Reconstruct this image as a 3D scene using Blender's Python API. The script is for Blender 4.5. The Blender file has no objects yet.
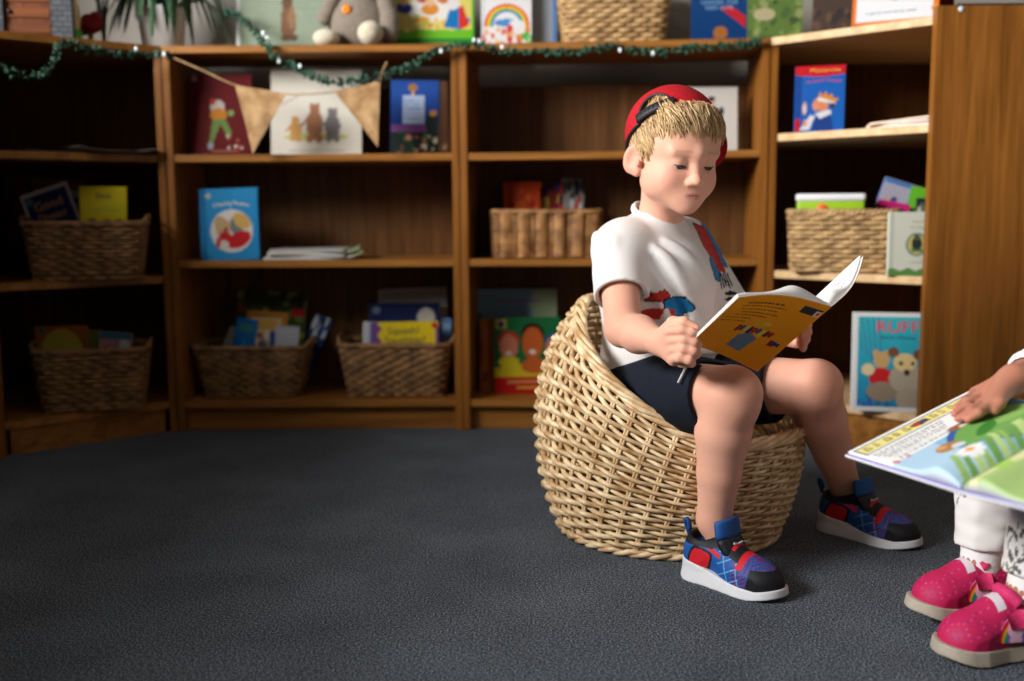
LP = dict(win=275, spread=140, fill_power=1.1)
import bpy, bmesh, math, random
import numpy as np
from mathutils import Vector, Matrix, Quaternion
rnd = random.Random(7)
nrs = np.random.RandomState(5)
SC = bpy.context.scene
COL = SC.collection
PI = math.pi

# ------------------------------------------------------------------ camera model (1024 x 681 frame)
F = 1052.0
TH = math.atan(.1245)
ROLL = 0.0065
HC = 0.60
def P(px, py, Y):
    """point of the place seen at a pixel, standing at distance Y"""
    x = (px-512)/F; y = -(py-340.5)/F
    c, s = math.cos(ROLL), math.sin(ROLL)
    x, y = c*x+s*y, -s*x+c*y
    d = (x, math.cos(TH)+y*math.sin(TH), -math.sin(TH)+y*math.cos(TH))
    k = Y/d[1]
    return np.array([d[0]*k, Y, HC+d[2]*k])
def A(*v): return np.array(v, float)

# ------------------------------------------------------------------ objects
def put(o, parent=None):
    COL.objects.link(o)
    if parent is not None: o.parent = parent
    return o
def tag(o, label, cat, group=None):
    o['label'] = label; o['category'] = cat
    if group: o['group'] = group
    return o
def thing(name, label, cat, loc=(0, 0, 0), rot=(0, 0, 0), group=None):
    o = bpy.data.objects.new(name, None); o.empty_display_size = .05
    COL.objects.link(o); o.location = loc; o.rotation_euler = rot
    return tag(o, label, cat, group)
def mesh(name, V, Fc, mat, parent=None, smooth=True, cols=None, world=False, mats=None, midx=None, label=None):
    """one mesh object; world=True: V in world space, parent not rotated"""
    V = np.asarray(V, float)
    if world and parent is not None:
        off = np.array(parent.location); p = parent.parent
        while p is not None: off = off+np.array(p.location); p = p.parent
        V = V-off
    me = bpy.data.meshes.new(name)
    if isinstance(Fc, np.ndarray):
        n, m = Fc.shape
        me.vertices.add(len(V)); me.vertices.foreach_set('co', V.astype(np.float32).ravel())
        me.loops.add(n*m); me.loops.foreach_set('vertex_index', Fc.astype(np.int32).ravel())
        me.polygons.add(n); me.polygons.foreach_set('loop_start', np.arange(0, n*m, m, dtype=np.int32))
        me.update(calc_edges=True)
    else:
        me.from_pydata([tuple(v) for v in V], [], [tuple(f) for f in Fc])
    me.validate()
    if smooth: me.polygons.foreach_set('use_smooth', np.ones(len(me.polygons), bool))
    if cols is not None:
        at = me.color_attributes.new('Col', 'FLOAT_COLOR', 'POINT')
        c = np.ones((len(V), 4), np.float32); c[:, :3] = cols
        at.data.foreach_set('color', c.ravel())
    for m_ in (mats or [mat]): me.materials.append(m_)
    if midx is not None: me.polygons.foreach_set('material_index', np.asarray(midx, np.int32))
    o = bpy.data.objects.new(name, me)
    if label: o['label'] = label
    return put(o, parent)
def lin(c):
    """sRGB 0-255 to linear"""
    c = np.asarray(c, float)/255.
    return np.where(c <= .04045, c/12.92, ((c+.055)/1.055)**2.4)

class MB:
    """collects shapes into one mesh"""
    def __init__(s): s.V = []; s.F = []; s.n = 0
    def add(s, V, Fc):
        s.V.append(np.asarray(V, float)); s.F += [tuple(int(i)+s.n for i in f) for f in Fc]; s.n += len(V); return s
    def build(s, name, mat, parent=None, **k): return mesh(name, np.concatenate(s.V), s.F, mat, parent, **k)
def box(lo, hi, bev=.0):
    """bevelled box as verts/faces"""
    bm = bmesh.new(); bmesh.ops.create_cube(bm, size=1)
    lo = np.array(lo, float); hi = np.array(hi, float)
    for v in bm.verts: v.co = Vector(((lo+hi)/2+np.array(v.co)*(hi-lo)))
    if bev > 0: bmesh.ops.bevel(bm, geom=list(bm.edges), offset=bev, segments=2, profile=.7, affect='EDGES')
    bm.verts.index_update()
    r = [tuple(v.co) for v in bm.verts], [[v.index for v in f.verts] for f in bm.faces]
    bm.free(); return r
def prism(poly, z0, z1, bev=.0):
    bm = bmesh.new()
    vs = [bm.verts.new((x, y, z0)) for x, y in poly]
    f = bm.faces.new(vs); r = bmesh.ops.extrude_face_region(bm, geom=[f])
    for v in r['geom']:
        if isinstance(v, bmesh.types.BMVert): v.co.z = z1
    bmesh.ops.recalc_face_normals(bm, faces=bm.faces[:])
    if bev > 0: bmesh.ops.bevel(bm, geom=list(bm.edges), offset=bev, segments=2, profile=.7, affect='EDGES')
    bm.verts.index_update()
    r = [tuple(v.co) for v in bm.verts], [[v.index for v in f.verts] for f in bm.faces]
    bm.free(); return r
def tube(pts, rad, n=8, closed=False, cap=True, flat=None):
    """tube along points; rad scalar or list; flat=(a,b) scales section"""
    pts = np.asarray(pts, float); m = len(pts); rad = np.broadcast_to(np.asarray(rad, float), (m,))
    if closed: T = np.roll(pts, -1, 0)-np.roll(pts, 1, 0)
    else: T = np.gradient(pts, axis=0)
    T /= np.linalg.norm(T, axis=1)[:, None]+1e-12
    ref = A(0, 0, 1) if abs(T[0][2]) < .9 else A(1, 0, 0)
    N = np.zeros_like(T); nn = np.cross(T[0], ref); nn /= np.linalg.norm(nn)
    for i in range(m):
        nn = nn-T[i]*np.dot(nn, T[i]); nn /= np.linalg.norm(nn)+1e-12; N[i] = nn
    Bn = np.cross(T, N)
    th = np.arange(n)*2*PI/n
    fa, fb = flat or (1, 1)
    V = pts[:, None]+rad[:, None, None]*(fa*np.cos(th)[None, :, None]*N[:, None]+fb*np.sin(th)[None, :, None]*Bn[:, None])
    V = V.reshape(-1, 3); Fc = []
    for i in range(m if closed else m-1):
        j = (i+1) % m
        for k in range(n):
            k2 = (k+1) % n
            Fc.append((i*n+k, i*n+k2, j*n+k2, j*n+k))
    if cap and not closed:
        Fc.append(tuple(range(n))[::-1]); Fc.append(tuple((m-1)*n+k for k in range(n)))
    return V, Fc
def lathe(prof, n=32, c=(0, 0, 0)):
    prof = np.asarray(prof, float); m = len(prof); th = np.arange(n)*2*PI/n
    V = np.stack([prof[:, 0][:, None]*np.cos(th), prof[:, 0][:, None]*np.sin(th), np.repeat(prof[:, 1][:, None], n, 1)], -1).reshape(-1, 3)+np.array(c)
    Fc = [(i*n+k, i*n+(k+1) % n, (i+1)*n+(k+1) % n, (i+1)*n+k) for i in range(m-1) for k in range(n)]
    return V, Fc
def smoothpath(pts, n=8):
    """Catmull-Rom"""
    p = [np.asarray(q, float) for q in pts]; p = [2*p[0]-p[1]]+p+[2*p[-1]-p[-2]]; out = []
    for i in range(1, len(p)-2):
        for t in np.arange(n)/n:
            out.append(.5*((2*p[i])+(-p[i-1]+p[i+1])*t+(2*p[i-1]-5*p[i]+4*p[i+1]-p[i+2])*t*t+(-p[i-1]+3*p[i]-3*p[i+1]+p[i+2])*t**3))
    out.append(p[-2]); return np.array(out)

# ------------------------------------------------------------------ implicit surfaces
class Field:
    def __init__(s, xs, ys, zs):
        s.ax = [np.asarray(a, np.float32) for a in (xs, ys, zs)]
        s.f = np.full([len(a) for a in s.ax], .04, np.float32)
    def _reg(s, lo, hi, m):
        sl = []
        for a, l, h in zip(s.ax, lo, hi):
            i = max(0, int(np.searchsorted(a, l-m))-1); j = min(len(a), int(np.searchsorted(a, h+m))+1)
            if j <= i: return None
            sl.append(slice(i, j))
        g = np.meshgrid(*[a[q] for a, q in zip(s.ax, sl)], indexing='ij', sparse=True)
        return tuple(sl), g
    def op(s, d_lo_hi, k=.01, sub=False, keep=False):
        fn, lo, hi = d_lo_hi
        r = s._reg(lo, hi, k+.014)
        if r is None: return s
        sl, g = r
        d = fn(*g); f = s.f[sl]
        if sub:
            d = -d
            h = np.clip(.5-.5*(f-d)/k, 0, 1); s.f[sl] = f*(1-h)+d*h+k*h*(1-h)
        else:
            h = np.clip(.5+.5*(f-d)/k, 0, 1); s.f[sl] = f*(1-h)+d*h-k*h*(1-h)
        return s
    def cap(s, a, b, ra, rb=None, k=.01, sub=False): return s.op(capsule(a, b, ra, rb), k, sub)
    def ell(s, c, r, R=None, k=.01, sub=False): return s.op(ellipsoid(c, r, R), k, sub)
    def cut(s, n, p):
        """keep the side where (x-p).n < 0"""
        g = np.meshgrid(*s.ax, indexing='ij', sparse=True)
        d = sum((g[i]-np.float32(p[i]))*np.float32(n[i]) for i in range(3))
        s.f = np.maximum(s.f, d); return s
    def mesh(s, smooth=1):
        f = s.f; neg = f < 0
        c = [neg[i:neg.shape[0]-1+i, j:neg.shape[1]-1+j, k:neg.shape[2]-1+k] for i in (0, 1) for j in (0, 1) for k in (0, 1)]
        alln = c[0].copy(); anyn = c[0].copy()
        for q in c[1:]: alln &= q; anyn |= q
        act = anyn & ~alln
        idx = np.argwhere(act); n = len(idx)
        im = np.full(act.shape, -1, np.int32); im[act] = np.arange(n)
        val = {}
        for i in (0, 1):
            for j in (0, 1):
                for k in (0, 1): val[i, j, k] = f[idx[:, 0]+i, idx[:, 1]+j, idx[:, 2]+k]
        acc = np.zeros((n, 3)); cnt = np.zeros(n)
        for a in ((0, 0, 0), (0, 0, 1), (0, 1, 0), (0, 1, 1), (1, 0, 0), (1, 0, 1), (1, 1, 0), (1, 1, 1)):
            for ax in range(3):
                if a[ax]: continue
                b = list(a); b[ax] = 1; b = tuple(b)
                va, vb = val[a], val[b]; m = (va < 0) != (vb < 0)
                t = np.where(m, va/np.where(m, va-vb, 1), 0)
                p = np.tile(np.array(a, float), (n, 1)); p[:, ax] = t
                acc += np.where(m[:, None], p, 0); cnt += m
        pos = idx+acc/cnt[:, None]
        V = np.stack([np.interp(pos[:, i], np.arange(len(s.ax[i])), s.ax[i]) for i in range(3)], -1)
        quads = []
        for ax in range(3):
            o = [q for q in range(3) if q != ax]
            sa = [slice(None)]*3; sb = [slice(None)]*3; sa[ax] = slice(0, -1); sb[ax] = slice(1, None)
            e = neg[tuple(sa)] != neg[tuple(sb)]
            q = np.argwhere(e); q = q[(q[:, o[0]] > 0) & (q[:, o[1]] > 0) & (q[:, o[0]] < f.shape[o[0]]-1) & (q[:, o[1]] < f.shape[o[1]]-1)]
            def at(d0, d1):
                r = q.copy(); r[:, o[0]] += d0; r[:, o[1]] += d1
                return im[r[:, 0], r[:, 1], r[:, 2]]
            Q = np.stack([at(-1, -1), at(0, -1), at(0, 0), at(-1, 0)], -1)
            st = neg[q[:, 0], q[:, 1], q[:, 2]]
            if ax == 1: st = ~st
            Q[~st] = Q[~st][:, ::-1]
            quads.append(Q)
        Q = np.concatenate(quads); Q = Q[(Q >= 0).all(1)]
        for _ in range(smooth): V = relax(V, Q)
        return V, Q
def relax(V, Q, w=.5):
    n = len(V); a = np.concatenate([Q[:, 0], Q[:, 1], Q[:, 2], Q[:, 3]]); b = np.concatenate([Q[:, 1], Q[:, 2], Q[:, 3], Q[:, 0]])
    ii = np.concatenate([a, b]); jj = np.concatenate([b, a])
    cnt = np.maximum(np.bincount(ii, minlength=n), 1)
    S = np.stack([np.bincount(ii, V[jj, k], minlength=n) for k in range(3)], -1)/cnt[:, None]
    return V*(1-w)+S*w
def f32(x): return np.float32(x)
def capsule(a, b, ra, rb=None):
    a = np.asarray(a, float); b = np.asarray(b, float); rb = ra if rb is None else rb
    ab = b-a; L2 = float(ab@ab)+1e-12
    def fn(X, Y, Z):
        px, py, pz = X-f32(a[0]), Y-f32(a[1]), Z-f32(a[2])
        t = np.clip((px*f32(ab[0])+py*f32(ab[1])+pz*f32(ab[2]))*f32(1/L2), 0, 1)
        dx = px-t*f32(ab[0]); dy = py-t*f32(ab[1]); dz = pz-t*f32(ab[2])
        return np.sqrt(dx*dx+dy*dy+dz*dz)-(f32(ra)+t*f32(rb-ra))
    r = max(ra, rb)
    return fn, np.minimum(a, b)-r, np.maximum(a, b)+r
def ellipsoid(c, r, R=None):
    c = np.asarray(c, float); r = np.asarray(r, float)
    R = np.eye(3) if R is None else np.asarray(R, float)      # columns: local axes in world
    def fn(X, Y, Z):
        px, py, pz = X-f32(c[0]), Y-f32(c[1]), Z-f32(c[2]); k0 = 0; k1 = 0
        for i in range(3):
            q = px*f32(R[0, i])+py*f32(R[1, i])+pz*f32(R[2, i])
            k0 = k0+(q*f32(1/r[i]))**2; k1 = k1+(q*f32(1/r[i]**2))**2
        k0 = np.sqrt(k0); k1 = np.sqrt(k1)+f32(1e-9)
        return k0*(k0-1)/k1
    e = np.sqrt(((R*r[None, :])**2).sum(1))
    return fn, c-e, c+e
def rax(lo, hi, coarse, fine=()):
    """axis samples: coarse step with finer intervals (a,b,step)"""
    out = [lo]; x = lo
    while x < hi:
        st = coarse
        for a, b, q in fine:
            if a <= x < b: st = min(st, q)
        x += st; out.append(x)
    return np.array(out)
class Frame:
    def __init__(s, o, x, y, z, k=1.): s.o = np.array(o, float); s.R = np.stack([x, y, z], 1); s.k = k
    def __call__(s, a, b, c): return s.o+s.R@(np.array([a, b, c], float)*s.k)
    def loc(s, V): return (np.asarray(V)-s.o)@s.R/s.k
def frame(o, fwd, pitch=0, roll=0, k=1.):
    """x = own left, y = forward, z = up; pitch>0 looks down; roll>0 leans to own right"""
    f = A(fwd[0], fwd[1], 0); f /= np.linalg.norm(f); u = A(0, 0, 1); l = np.cross(u, f)
    c, s_ = math.cos(pitch), math.sin(pitch); f, u = f*c-u*s_, u*c+f*s_
    c, s_ = math.cos(roll), math.sin(roll); l, u = l*c+u*s_, u*c-l*s_
    return Frame(o, l, f, u, k)

# ------------------------------------------------------------------ materials
MATS = {}
def newmat(name):
    m = bpy.data.materials.new(name); m.use_nodes = True
    nt = m.node_tree; return m, nt, nt.nodes['Principled BSDF']
def nd(nt, t, **k):
    n = nt.nodes.new(t)
    for a, v in k.items():
        if a.startswith('i_'): n.inputs[a[2:].replace('_', ' ')].default_value = v
        else: setattr(n, a, v)
    return n
def coords(nt, scale=(1, 1, 1), kind='Object', rot=(0, 0, 0)):
    tc = nd(nt, 'ShaderNodeTexCoord'); mp = nd(nt, 'ShaderNodeMapping'); mp.inputs['Scale'].default_value = scale; mp.inputs['Rotation'].default_value = rot
    nt.links.new(tc.outputs[kind], mp.inputs['Vector']); return mp.outputs['Vector']
def ramp(nt, fac, stops):
    r = nd(nt, 'ShaderNodeValToRGB'); e = r.color_ramp.elements
    while len(e) < len(stops): e.new(.5)
    for q, (p, c) in zip(e, stops): q.position = p; q.color = (*c, 1)
    nt.links.new(fac, r.inputs['Fac']); return r.outputs['Color']
def bump(nt, h, b, strength=.3, dist=.002):
    n = nd(nt, 'ShaderNodeBump'); n.inputs['Strength'].default_value = strength; n.inputs['Distance'].default_value = dist
    nt.links.new(h, n.inputs['Height']); nt.links.new(n.outputs['Normal'], b.inputs['Normal'])
def flat(name, rgb, rough=.6, metal=0., spec=.5, noise=0., nscale=30., bmp=0.):
    """plain material with a slight procedural mottling; rgb sRGB 0-255"""
    key = (name, tuple(rgb), rough)
    if key in MATS: return MATS[key]
    m, nt, b = newmat(name); c = lin(rgb)
    b.inputs['Roughness'].default_value = rough; b.inputs['Metallic'].default_value = metal; b.inputs['Specular IOR Level'].default_value = spec
    no = nd(nt, 'ShaderNodeTexNoise'); no.inputs['Scale'].default_value = nscale; no.inputs['Detail'].default_value = 4
    nt.links.new(coords(nt), no.inputs['Vector'])
    d = max(noise, .04)
    nt.links.new(ramp(nt, no.outputs['Fac'], [(.3, tuple(np.clip(c*(1-d), 0, 1))), (.7, tuple(np.clip(c*(1+d), 0, 1)))]), b.inputs['Base Color'])
    if bmp: bump(nt, no.outputs['Fac'], b, bmp)
    MATS[key] = m; return m
def vcol(name, rough=.5, spec=.5, sss=0., bmp=0., bscale=400., weave=False, sheen=0.):
    if name in MATS: return MATS[name]
    m, nt, b = newmat(name)
    at = nd(nt, 'ShaderNodeVertexColor'); at.layer_name = 'Col'
    nt.links.new(at.outputs['Color'], b.inputs['Base Color'])
    b.inputs['Roughness'].default_value = rough; b.inputs['Specular IOR Level'].default_value = spec
    if sss:
        b.inputs['Subsurface Weight'].default_value = sss; b.inputs['Subsurface Radius'].default_value = (1, .35, .2); b.inputs['Subsurface Scale'].default_value = .006
    if sheen: b.inputs['Sheen Weight'].default_value = sheen
    if bmp:
        no = nd(nt, 'ShaderNodeTexNoise'); no.inputs['Scale'].default_value = bscale; no.inputs['Detail'].default_value = 3
        nt.links.new(coords(nt), no.inputs['Vector']); bump(nt, no.outputs['Fac'], b, bmp, .001)
    MATS[name] = m; return m
def wood(name, c1, c2, axis=2, rough=.42, scale=1.):
    m, nt, b = newmat(name)
    sc = [38*scale]*3; sc[axis] = 1.6*scale
    v = coords(nt, tuple(sc))
    n1 = nd(nt, 'ShaderNodeTexNoise'); n1.inputs['Scale'].default_value = 1.3; n1.inputs['Detail'].default_value = 6; n1.inputs['Distortion'].default_value = .6
    nt.links.new(v, n1.inputs['Vector'])
    sc2 = [260*scale]*3; sc2[axis] = 9*scale
    n2 = nd(nt, 'ShaderNodeTexNoise'); n2.inputs['Scale'].default_value = 1; n2.inputs['Detail'].default_value = 2
    nt.links.new(coords(nt, tuple(sc2)), n2.inputs['Vector'])
    mx = nd(nt, 'ShaderNodeMath', operation='MULTIPLY_ADD'); mx.inputs[1].default_value = .45; nt.links.new(n2.outputs['Fac'], mx.inputs[0]); nt.links.new(n1.outputs['Fac'], mx.inputs[2])
    c = ramp(nt, mx.outputs[0], [(.5, tuple(lin(c1))), (.72, tuple((lin(c1)+lin(c2))/2)), (.95, tuple(lin(c2)))])
    nt.links.new(c, b.inputs['Base Color']); b.inputs['Roughness'].default_value = rough; b.inputs['Specular IOR Level'].default_value = .22
    bump(nt, n2.outputs['Fac'], b, .08, .0006)
    return m
def wicker_mat(name, c1, c2, rough=.5):
    m, nt, b = newmat(name)
    n1 = nd(nt, 'ShaderNodeTexNoise'); n1.inputs['Scale'].default_value = 34; n1.inputs['Detail'].default_value = 5
    nt.links.new(coords(nt), n1.inputs['Vector'])
    nt.links.new(ramp(nt, n1.outputs['Fac'], [(.32, tuple(lin(c1))), (.68, tuple(lin(c2)))]), b.inputs['Base Color'])
    b.inputs['Roughness'].default_value = rough
    n2 = nd(nt, 'ShaderNodeTexNoise'); n2.inputs['Scale'].default_value = 420
    nt.links.new(coords(nt), n2.inputs['Vector']); bump(nt, n2.outputs['Fac'], b, .25, .0008)
    return m
# ------------------------------------------------------------------ camera
cam = bpy.data.cameras.new('camera'); cam.sensor_fit = 'HORIZONTAL'; cam.sensor_width = 36; cam.lens = 36*F/1024
cam.clip_start = .02
cam.dof.use_dof = True; cam.dof.focus_distance = 1.66; cam.dof.aperture_fstop = 2.2
co = bpy.data.objects.new('camera', cam); COL.objects.link(co)
co.matrix_world = Matrix.Translation((0, 0, HC)) @ Matrix.Rotation(PI/2-TH, 4, 'X') @ Matrix.Rotation(-ROLL, 4, 'Z')
SC.camera = co
vs = SC.view_settings; vs.view_transform = 'Standard'; vs.look = 'None'; vs.gamma = 1; vs.use_curve_mapping = False; vs.exposure = 0.0
SC.display_settings.display_device = 'sRGB'

# ------------------------------------------------------------------ room shell
def carpet_mat():
    m, nt, b = newmat('carpet_grey')
    v = coords(nt)
    n1 = nd(nt, 'ShaderNodeTexNoise'); n1.inputs['Scale'].default_value = 330; n1.inputs['Detail'].default_value = 3; nt.links.new(v, n1.inputs['Vector'])
    n2 = nd(nt, 'ShaderNodeTexVoronoi'); n2.inputs['Scale'].default_value = 380; nt.links.new(v, n2.inputs['Vector'])
    n3 = nd(nt, 'ShaderNodeTexNoise'); n3.inputs['Scale'].default_value = 5; n3.inputs['Detail'].default_value = 3; nt.links.new(v, n3.inputs['Vector'])
    a = nd(nt, 'ShaderNodeMath', operation='MULTIPLY_ADD'); a.inputs[1].default_value = .12; nt.links.new(n3.outputs['Fac'], a.inputs[0]); nt.links.new(n1.outputs['Fac'], a.inputs[2])
    c = ramp(nt, a.outputs[0], [(.40, tuple(lin((44, 46, 49)))), (.56, tuple(lin((78, 84, 92)))), (.70, tuple(lin((138, 146, 156))))])
    nt.links.new(c, b.inputs['Base Color']); b.inputs['Roughness'].default_value = .95; b.inputs['Specular IOR Level'].default_value = .1
    s = nd(nt, 'ShaderNodeMath', operation='ADD'); nt.links.new(n1.outputs['Fac'], s.inputs[0]); nt.links.new(n2.outputs['Distance'], s.inputs[1])
    bump(nt, s.outputs[0], b, .7, .0025)
    return m
def plaster(name, rgb):
    m, nt, b = newmat(name); c = lin(rgb)
    n = nd(nt, 'ShaderNodeTexNoise'); n.inputs['Scale'].default_value = 7; n.inputs['Detail'].default_value = 6; nt.links.new(coords(nt), n.inputs['Vector'])
    nt.links.new(ramp(nt, n.outputs['Fac'], [(.3, tuple(c*.93)), (.7, tuple(np.clip(c*1.05, 0, 1)))]), b.inputs['Base Color']); b.inputs['Roughness'].default_value = .8
    bump(nt, n.outputs['Fac'], b, .06, .002); return m
M_wall = plaster('wall_paint', (146, 140, 132)); M_ceil = plaster('ceiling_paint', (215, 212, 205)); M_carpet = carpet_mat()
M_trim = flat('white_gloss_trim', (225, 224, 220), .35)
X0, X1, Y0, Y1, ZC = -1.63, 2.9, -2.2, 3.17, 2.6
def struct(name, lo, hi, mat):
    V, f = box(lo, hi); o = mesh(name, V, f, mat, smooth=False); o['kind'] = 'structure'; return o
struct('floor', (X0, Y0, -.06), (X1, Y1, 0), M_carpet)
struct('ceiling', (X0, Y0, ZC), (X1, Y1, ZC+.06), M_ceil)
struct('wall_back', (X0-.1, Y1, 0), (X1+.1, Y1+.1, ZC), M_wall)
struct('wall_right', (X1, Y0, 0), (X1+.1, Y1, ZC), M_wall)
struct('wall_front', (X0-.1, Y0-.1, 0), (X1+.1, Y0, ZC), M_wall)
# left wall with the window opening the daylight comes through
WY0, WY1, WZ0, WZ1 = -1.5, 2.55, 1.14, 2.42
mb = MB(); n = 0
for lo, hi in (((X0-.1, Y0, 0), (X0, WY0, ZC)), ((X0-.1, WY1, 0), (X0, Y1, ZC)), ((X0-.1, WY0, 0), (X0, WY1, WZ0)), ((X0-.1, WY0, WZ1), (X0, WY1, ZC))): mb.add(*box(lo, hi))
o = mb.build('wall_left', M_wall, smooth=False); o['kind'] = 'structure'
mb = MB(); t = .05
for lo, hi in (((X0-.09, WY0, WZ0), (X0-.03, WY1, WZ0+t)), ((X0-.09, WY0, WZ1-t), (X0-.03, WY1, WZ1)), ((X0-.09, WY0, WZ0), (X0-.03, WY0+t, WZ1)), ((X0-.09, WY1-t, WZ0), (X0-.03, WY1, WZ1)),
               ((X0-.09, -.17, WZ0), (X0-.03, -.13, WZ1)), ((X0-.09, 1.18, WZ0), (X0-.03, 1.22, WZ1))): mb.add(*box(lo, hi, .004))
o = mb.build('window_1', M_trim, smooth=False); o['kind'] = 'structure'
o = struct('trim_1', (X0-.1, WY0-.04, WZ0-.03), (X0+.05, WY1+.04, WZ0), M_trim)
# daylight of that window
def area(name, loc, target, sx, sy, power, color=(1, 1, 1), spread=180):
    l = bpy.data.lights.new(name, 'AREA'); l.shape = 'RECTANGLE'; l.size = sx; l.size_y = sy; l.energy = power; l.color = color; l.spread = math.radians(spread)
    o = bpy.data.objects.new(name, l); COL.objects.link(o); o.location = loc
    d = Vector(target)-Vector(loc); o.rotation_euler = d.to_track_quat('-Z', 'Y').to_euler(); return o
area('window_daylight', (-3.3, .1, 2.12), (.4, 1.7, .7), 1.9, 1.35, LP['win'], (1., .975, .95), LP['spread'])
area('overhead_fill', (.9, .2, ZC-.03), (.7, 1.6, 0), .9, .6, LP['fill_power'], (1., .95, .9), 150)  # added fill without a fixture, lifts the ambient from above and in front
W = bpy.data.worlds.new('world'); SC.world = W; W.use_nodes = True
W.node_tree.nodes['Background'].inputs[0].default_value = (.55, .62, .7, 1); W.node_tree.nodes['Background'].inputs[1].default_value = .4

# ------------------------------------------------------------------ bookcases
M_oak_v = wood('oak_veneer_upright', (112, 66, 20), (152, 97, 38), 2)
M_oak_x = wood('oak_veneer_shelf', (116, 72, 26), (162, 108, 48), 0)
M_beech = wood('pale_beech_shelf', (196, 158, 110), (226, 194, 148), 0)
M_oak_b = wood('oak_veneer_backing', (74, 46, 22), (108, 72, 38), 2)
ZT, ZS, T = 1.032, (.084, .468, .750), .019        # top of: unit, shelves; board thickness
DEP = .29
PL, PM, PR = A(-.918, 2.836), A(-.136, 2.836), A(.668, 2.765)     # front corners of the two back units
def bookcase(label, a, b, depth=DEP):
    """straight unit between front corners a and b"""
    a = np.array(a); b = np.array(b); w = np.linalg.norm(b-a); ang = math.atan2(*(b-a)[::-1])
    t = thing('bookcase', label, 'bookcase', (a[0], a[1], 0), (0, 0, ang), None)
    for x in (0, w-T): mesh('side_panel', *box((x, 0, 0), (x+T, depth, ZT-T), .0015), M_oak_v, t, smooth=False)
    mesh('top_board', *box((0, -.002, ZT-T), (w, depth, ZT), .002), M_oak_x, t, smooth=False)
    for z in ZS: mesh('shelf', *box((T, .004, z-T), (w-T, depth-.008, z), .002), M_oak_x, t, smooth=False)
    mesh('plinth', *box((T, .03, 0), (w-T, .045, ZS[0]-T), 0), M_oak_x, t, smooth=False)
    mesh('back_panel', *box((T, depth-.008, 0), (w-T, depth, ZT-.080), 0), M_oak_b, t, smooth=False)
    return t
bookcase('oak bookcase on the back wall behind the wicker tub, knitted toy on top', PL+A(.002, 0), PM+A(-.001, 0))
bookcase('oak bookcase on the back wall directly behind the boy, large wicker basket on top', PM+A(.001, 0), PR+A(-.002, 0))
def corner_case(label, a, b, back, sgn, zs):
    """corner unit: a = front corner at the back-wall run, b = front corner at the end, back = inner room corner"""
    a = np.array(a); b = np.array(b); c = np.array(back)
    t = thing('bookcase', label, 'bookcase', (a[0], a[1], 0))
    pa = a*0; pb = b-a; pc = c-a
    kx = .027 if sgn > 0 else 0
    sa = A(kx, pc[1]); sb = A(pc[0], pb[1])                     # far ends of the two side panels
    poly = [pa, pb, sb, pc, sa]
    if sgn < 0: poly = poly[::-1]
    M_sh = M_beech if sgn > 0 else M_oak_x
    d = (pb-pa)/np.linalg.norm(pb-pa); n_ = A(d[1], -d[0]);  n_ = n_ if n_@(pc-pa) > 0 else -n_
    def inset(m): return [pa+d*0+n_*m+A(T, 0)*sgn*.0, pb+n_*m, sb+A(-sgn*.012, 0), pc+A(-sgn*.012, -.012), sa+A(0, -.012)]
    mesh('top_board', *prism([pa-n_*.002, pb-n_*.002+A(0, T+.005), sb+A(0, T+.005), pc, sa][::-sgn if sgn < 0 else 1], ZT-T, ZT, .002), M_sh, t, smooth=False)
    # side panel on the back-wall side (runs in y), and end panel (runs in x)
    x0, x1 = (0, T) if sgn > 0 else (-T, 0)
    mesh('side_panel', *prism([(x0, .002), (x1, .002), (x1+kx, sa[1]), (x0+kx, sa[1])], 0, ZT-T, .0015), M_oak_v, t, smooth=False)
    y0 = pb[1]
    lo = (min(pb[0], sb[0]), y0, 0); hi = (max(pb[0], sb[0]), y0+T+.004, ZT+(.02 if sgn > 0 else -T))
    mesh('end_panel', *box(lo, hi, .0015), M_oak_v, t, smooth=False)
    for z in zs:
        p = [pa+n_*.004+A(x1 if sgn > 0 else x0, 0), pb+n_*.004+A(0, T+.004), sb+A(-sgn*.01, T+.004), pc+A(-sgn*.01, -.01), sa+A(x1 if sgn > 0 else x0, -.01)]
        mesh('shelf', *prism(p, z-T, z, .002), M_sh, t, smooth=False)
    q0 = pa+n_*.03+d*.02; q1 = pb+n_*.03-d*.03
    mesh('plinth', *prism([q0, q1, q1+n_*.015, q0+n_*.015], 0, zs[0]-T), M_oak_x, t, smooth=False)
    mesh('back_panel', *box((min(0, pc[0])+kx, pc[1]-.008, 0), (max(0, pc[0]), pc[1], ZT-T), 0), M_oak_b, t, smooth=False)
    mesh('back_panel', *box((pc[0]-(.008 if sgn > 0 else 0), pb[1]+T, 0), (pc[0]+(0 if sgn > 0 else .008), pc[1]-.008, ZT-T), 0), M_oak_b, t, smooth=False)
    return t
ZL, ZR = (.084, .428, .750), (.104, .436, .790)
CLa, CLb = A(PL[0]-.002, PL[1]), A(-1.252, 2.53)
CRa, CRb = A(PR[0]+.002, PR[1]), A(.967, 2.455)
corner_case('dim oak corner bookcase on the left, arched toy door on top', CLa, CLb, (-1.60, 3.14), -1, ZL)
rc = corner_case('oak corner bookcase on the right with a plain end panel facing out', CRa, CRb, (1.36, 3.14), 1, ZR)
mb = MB(); V, f = lathe([(0, 0), (.006, 0), (.0065, -.001), (.006, -.002), (0, -.002)], 16)
V = np.stack([V[:, 0], V[:, 2], V[:, 1]], -1); q = P(961, 9, 2.455)
mesh('screw_cap', V+A(q[0]-CRa[0], CRb[1]-CRa[1]-.0, q[2]), f, flat('screw_cap_white', (210, 225, 235), .4), rc)
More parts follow.
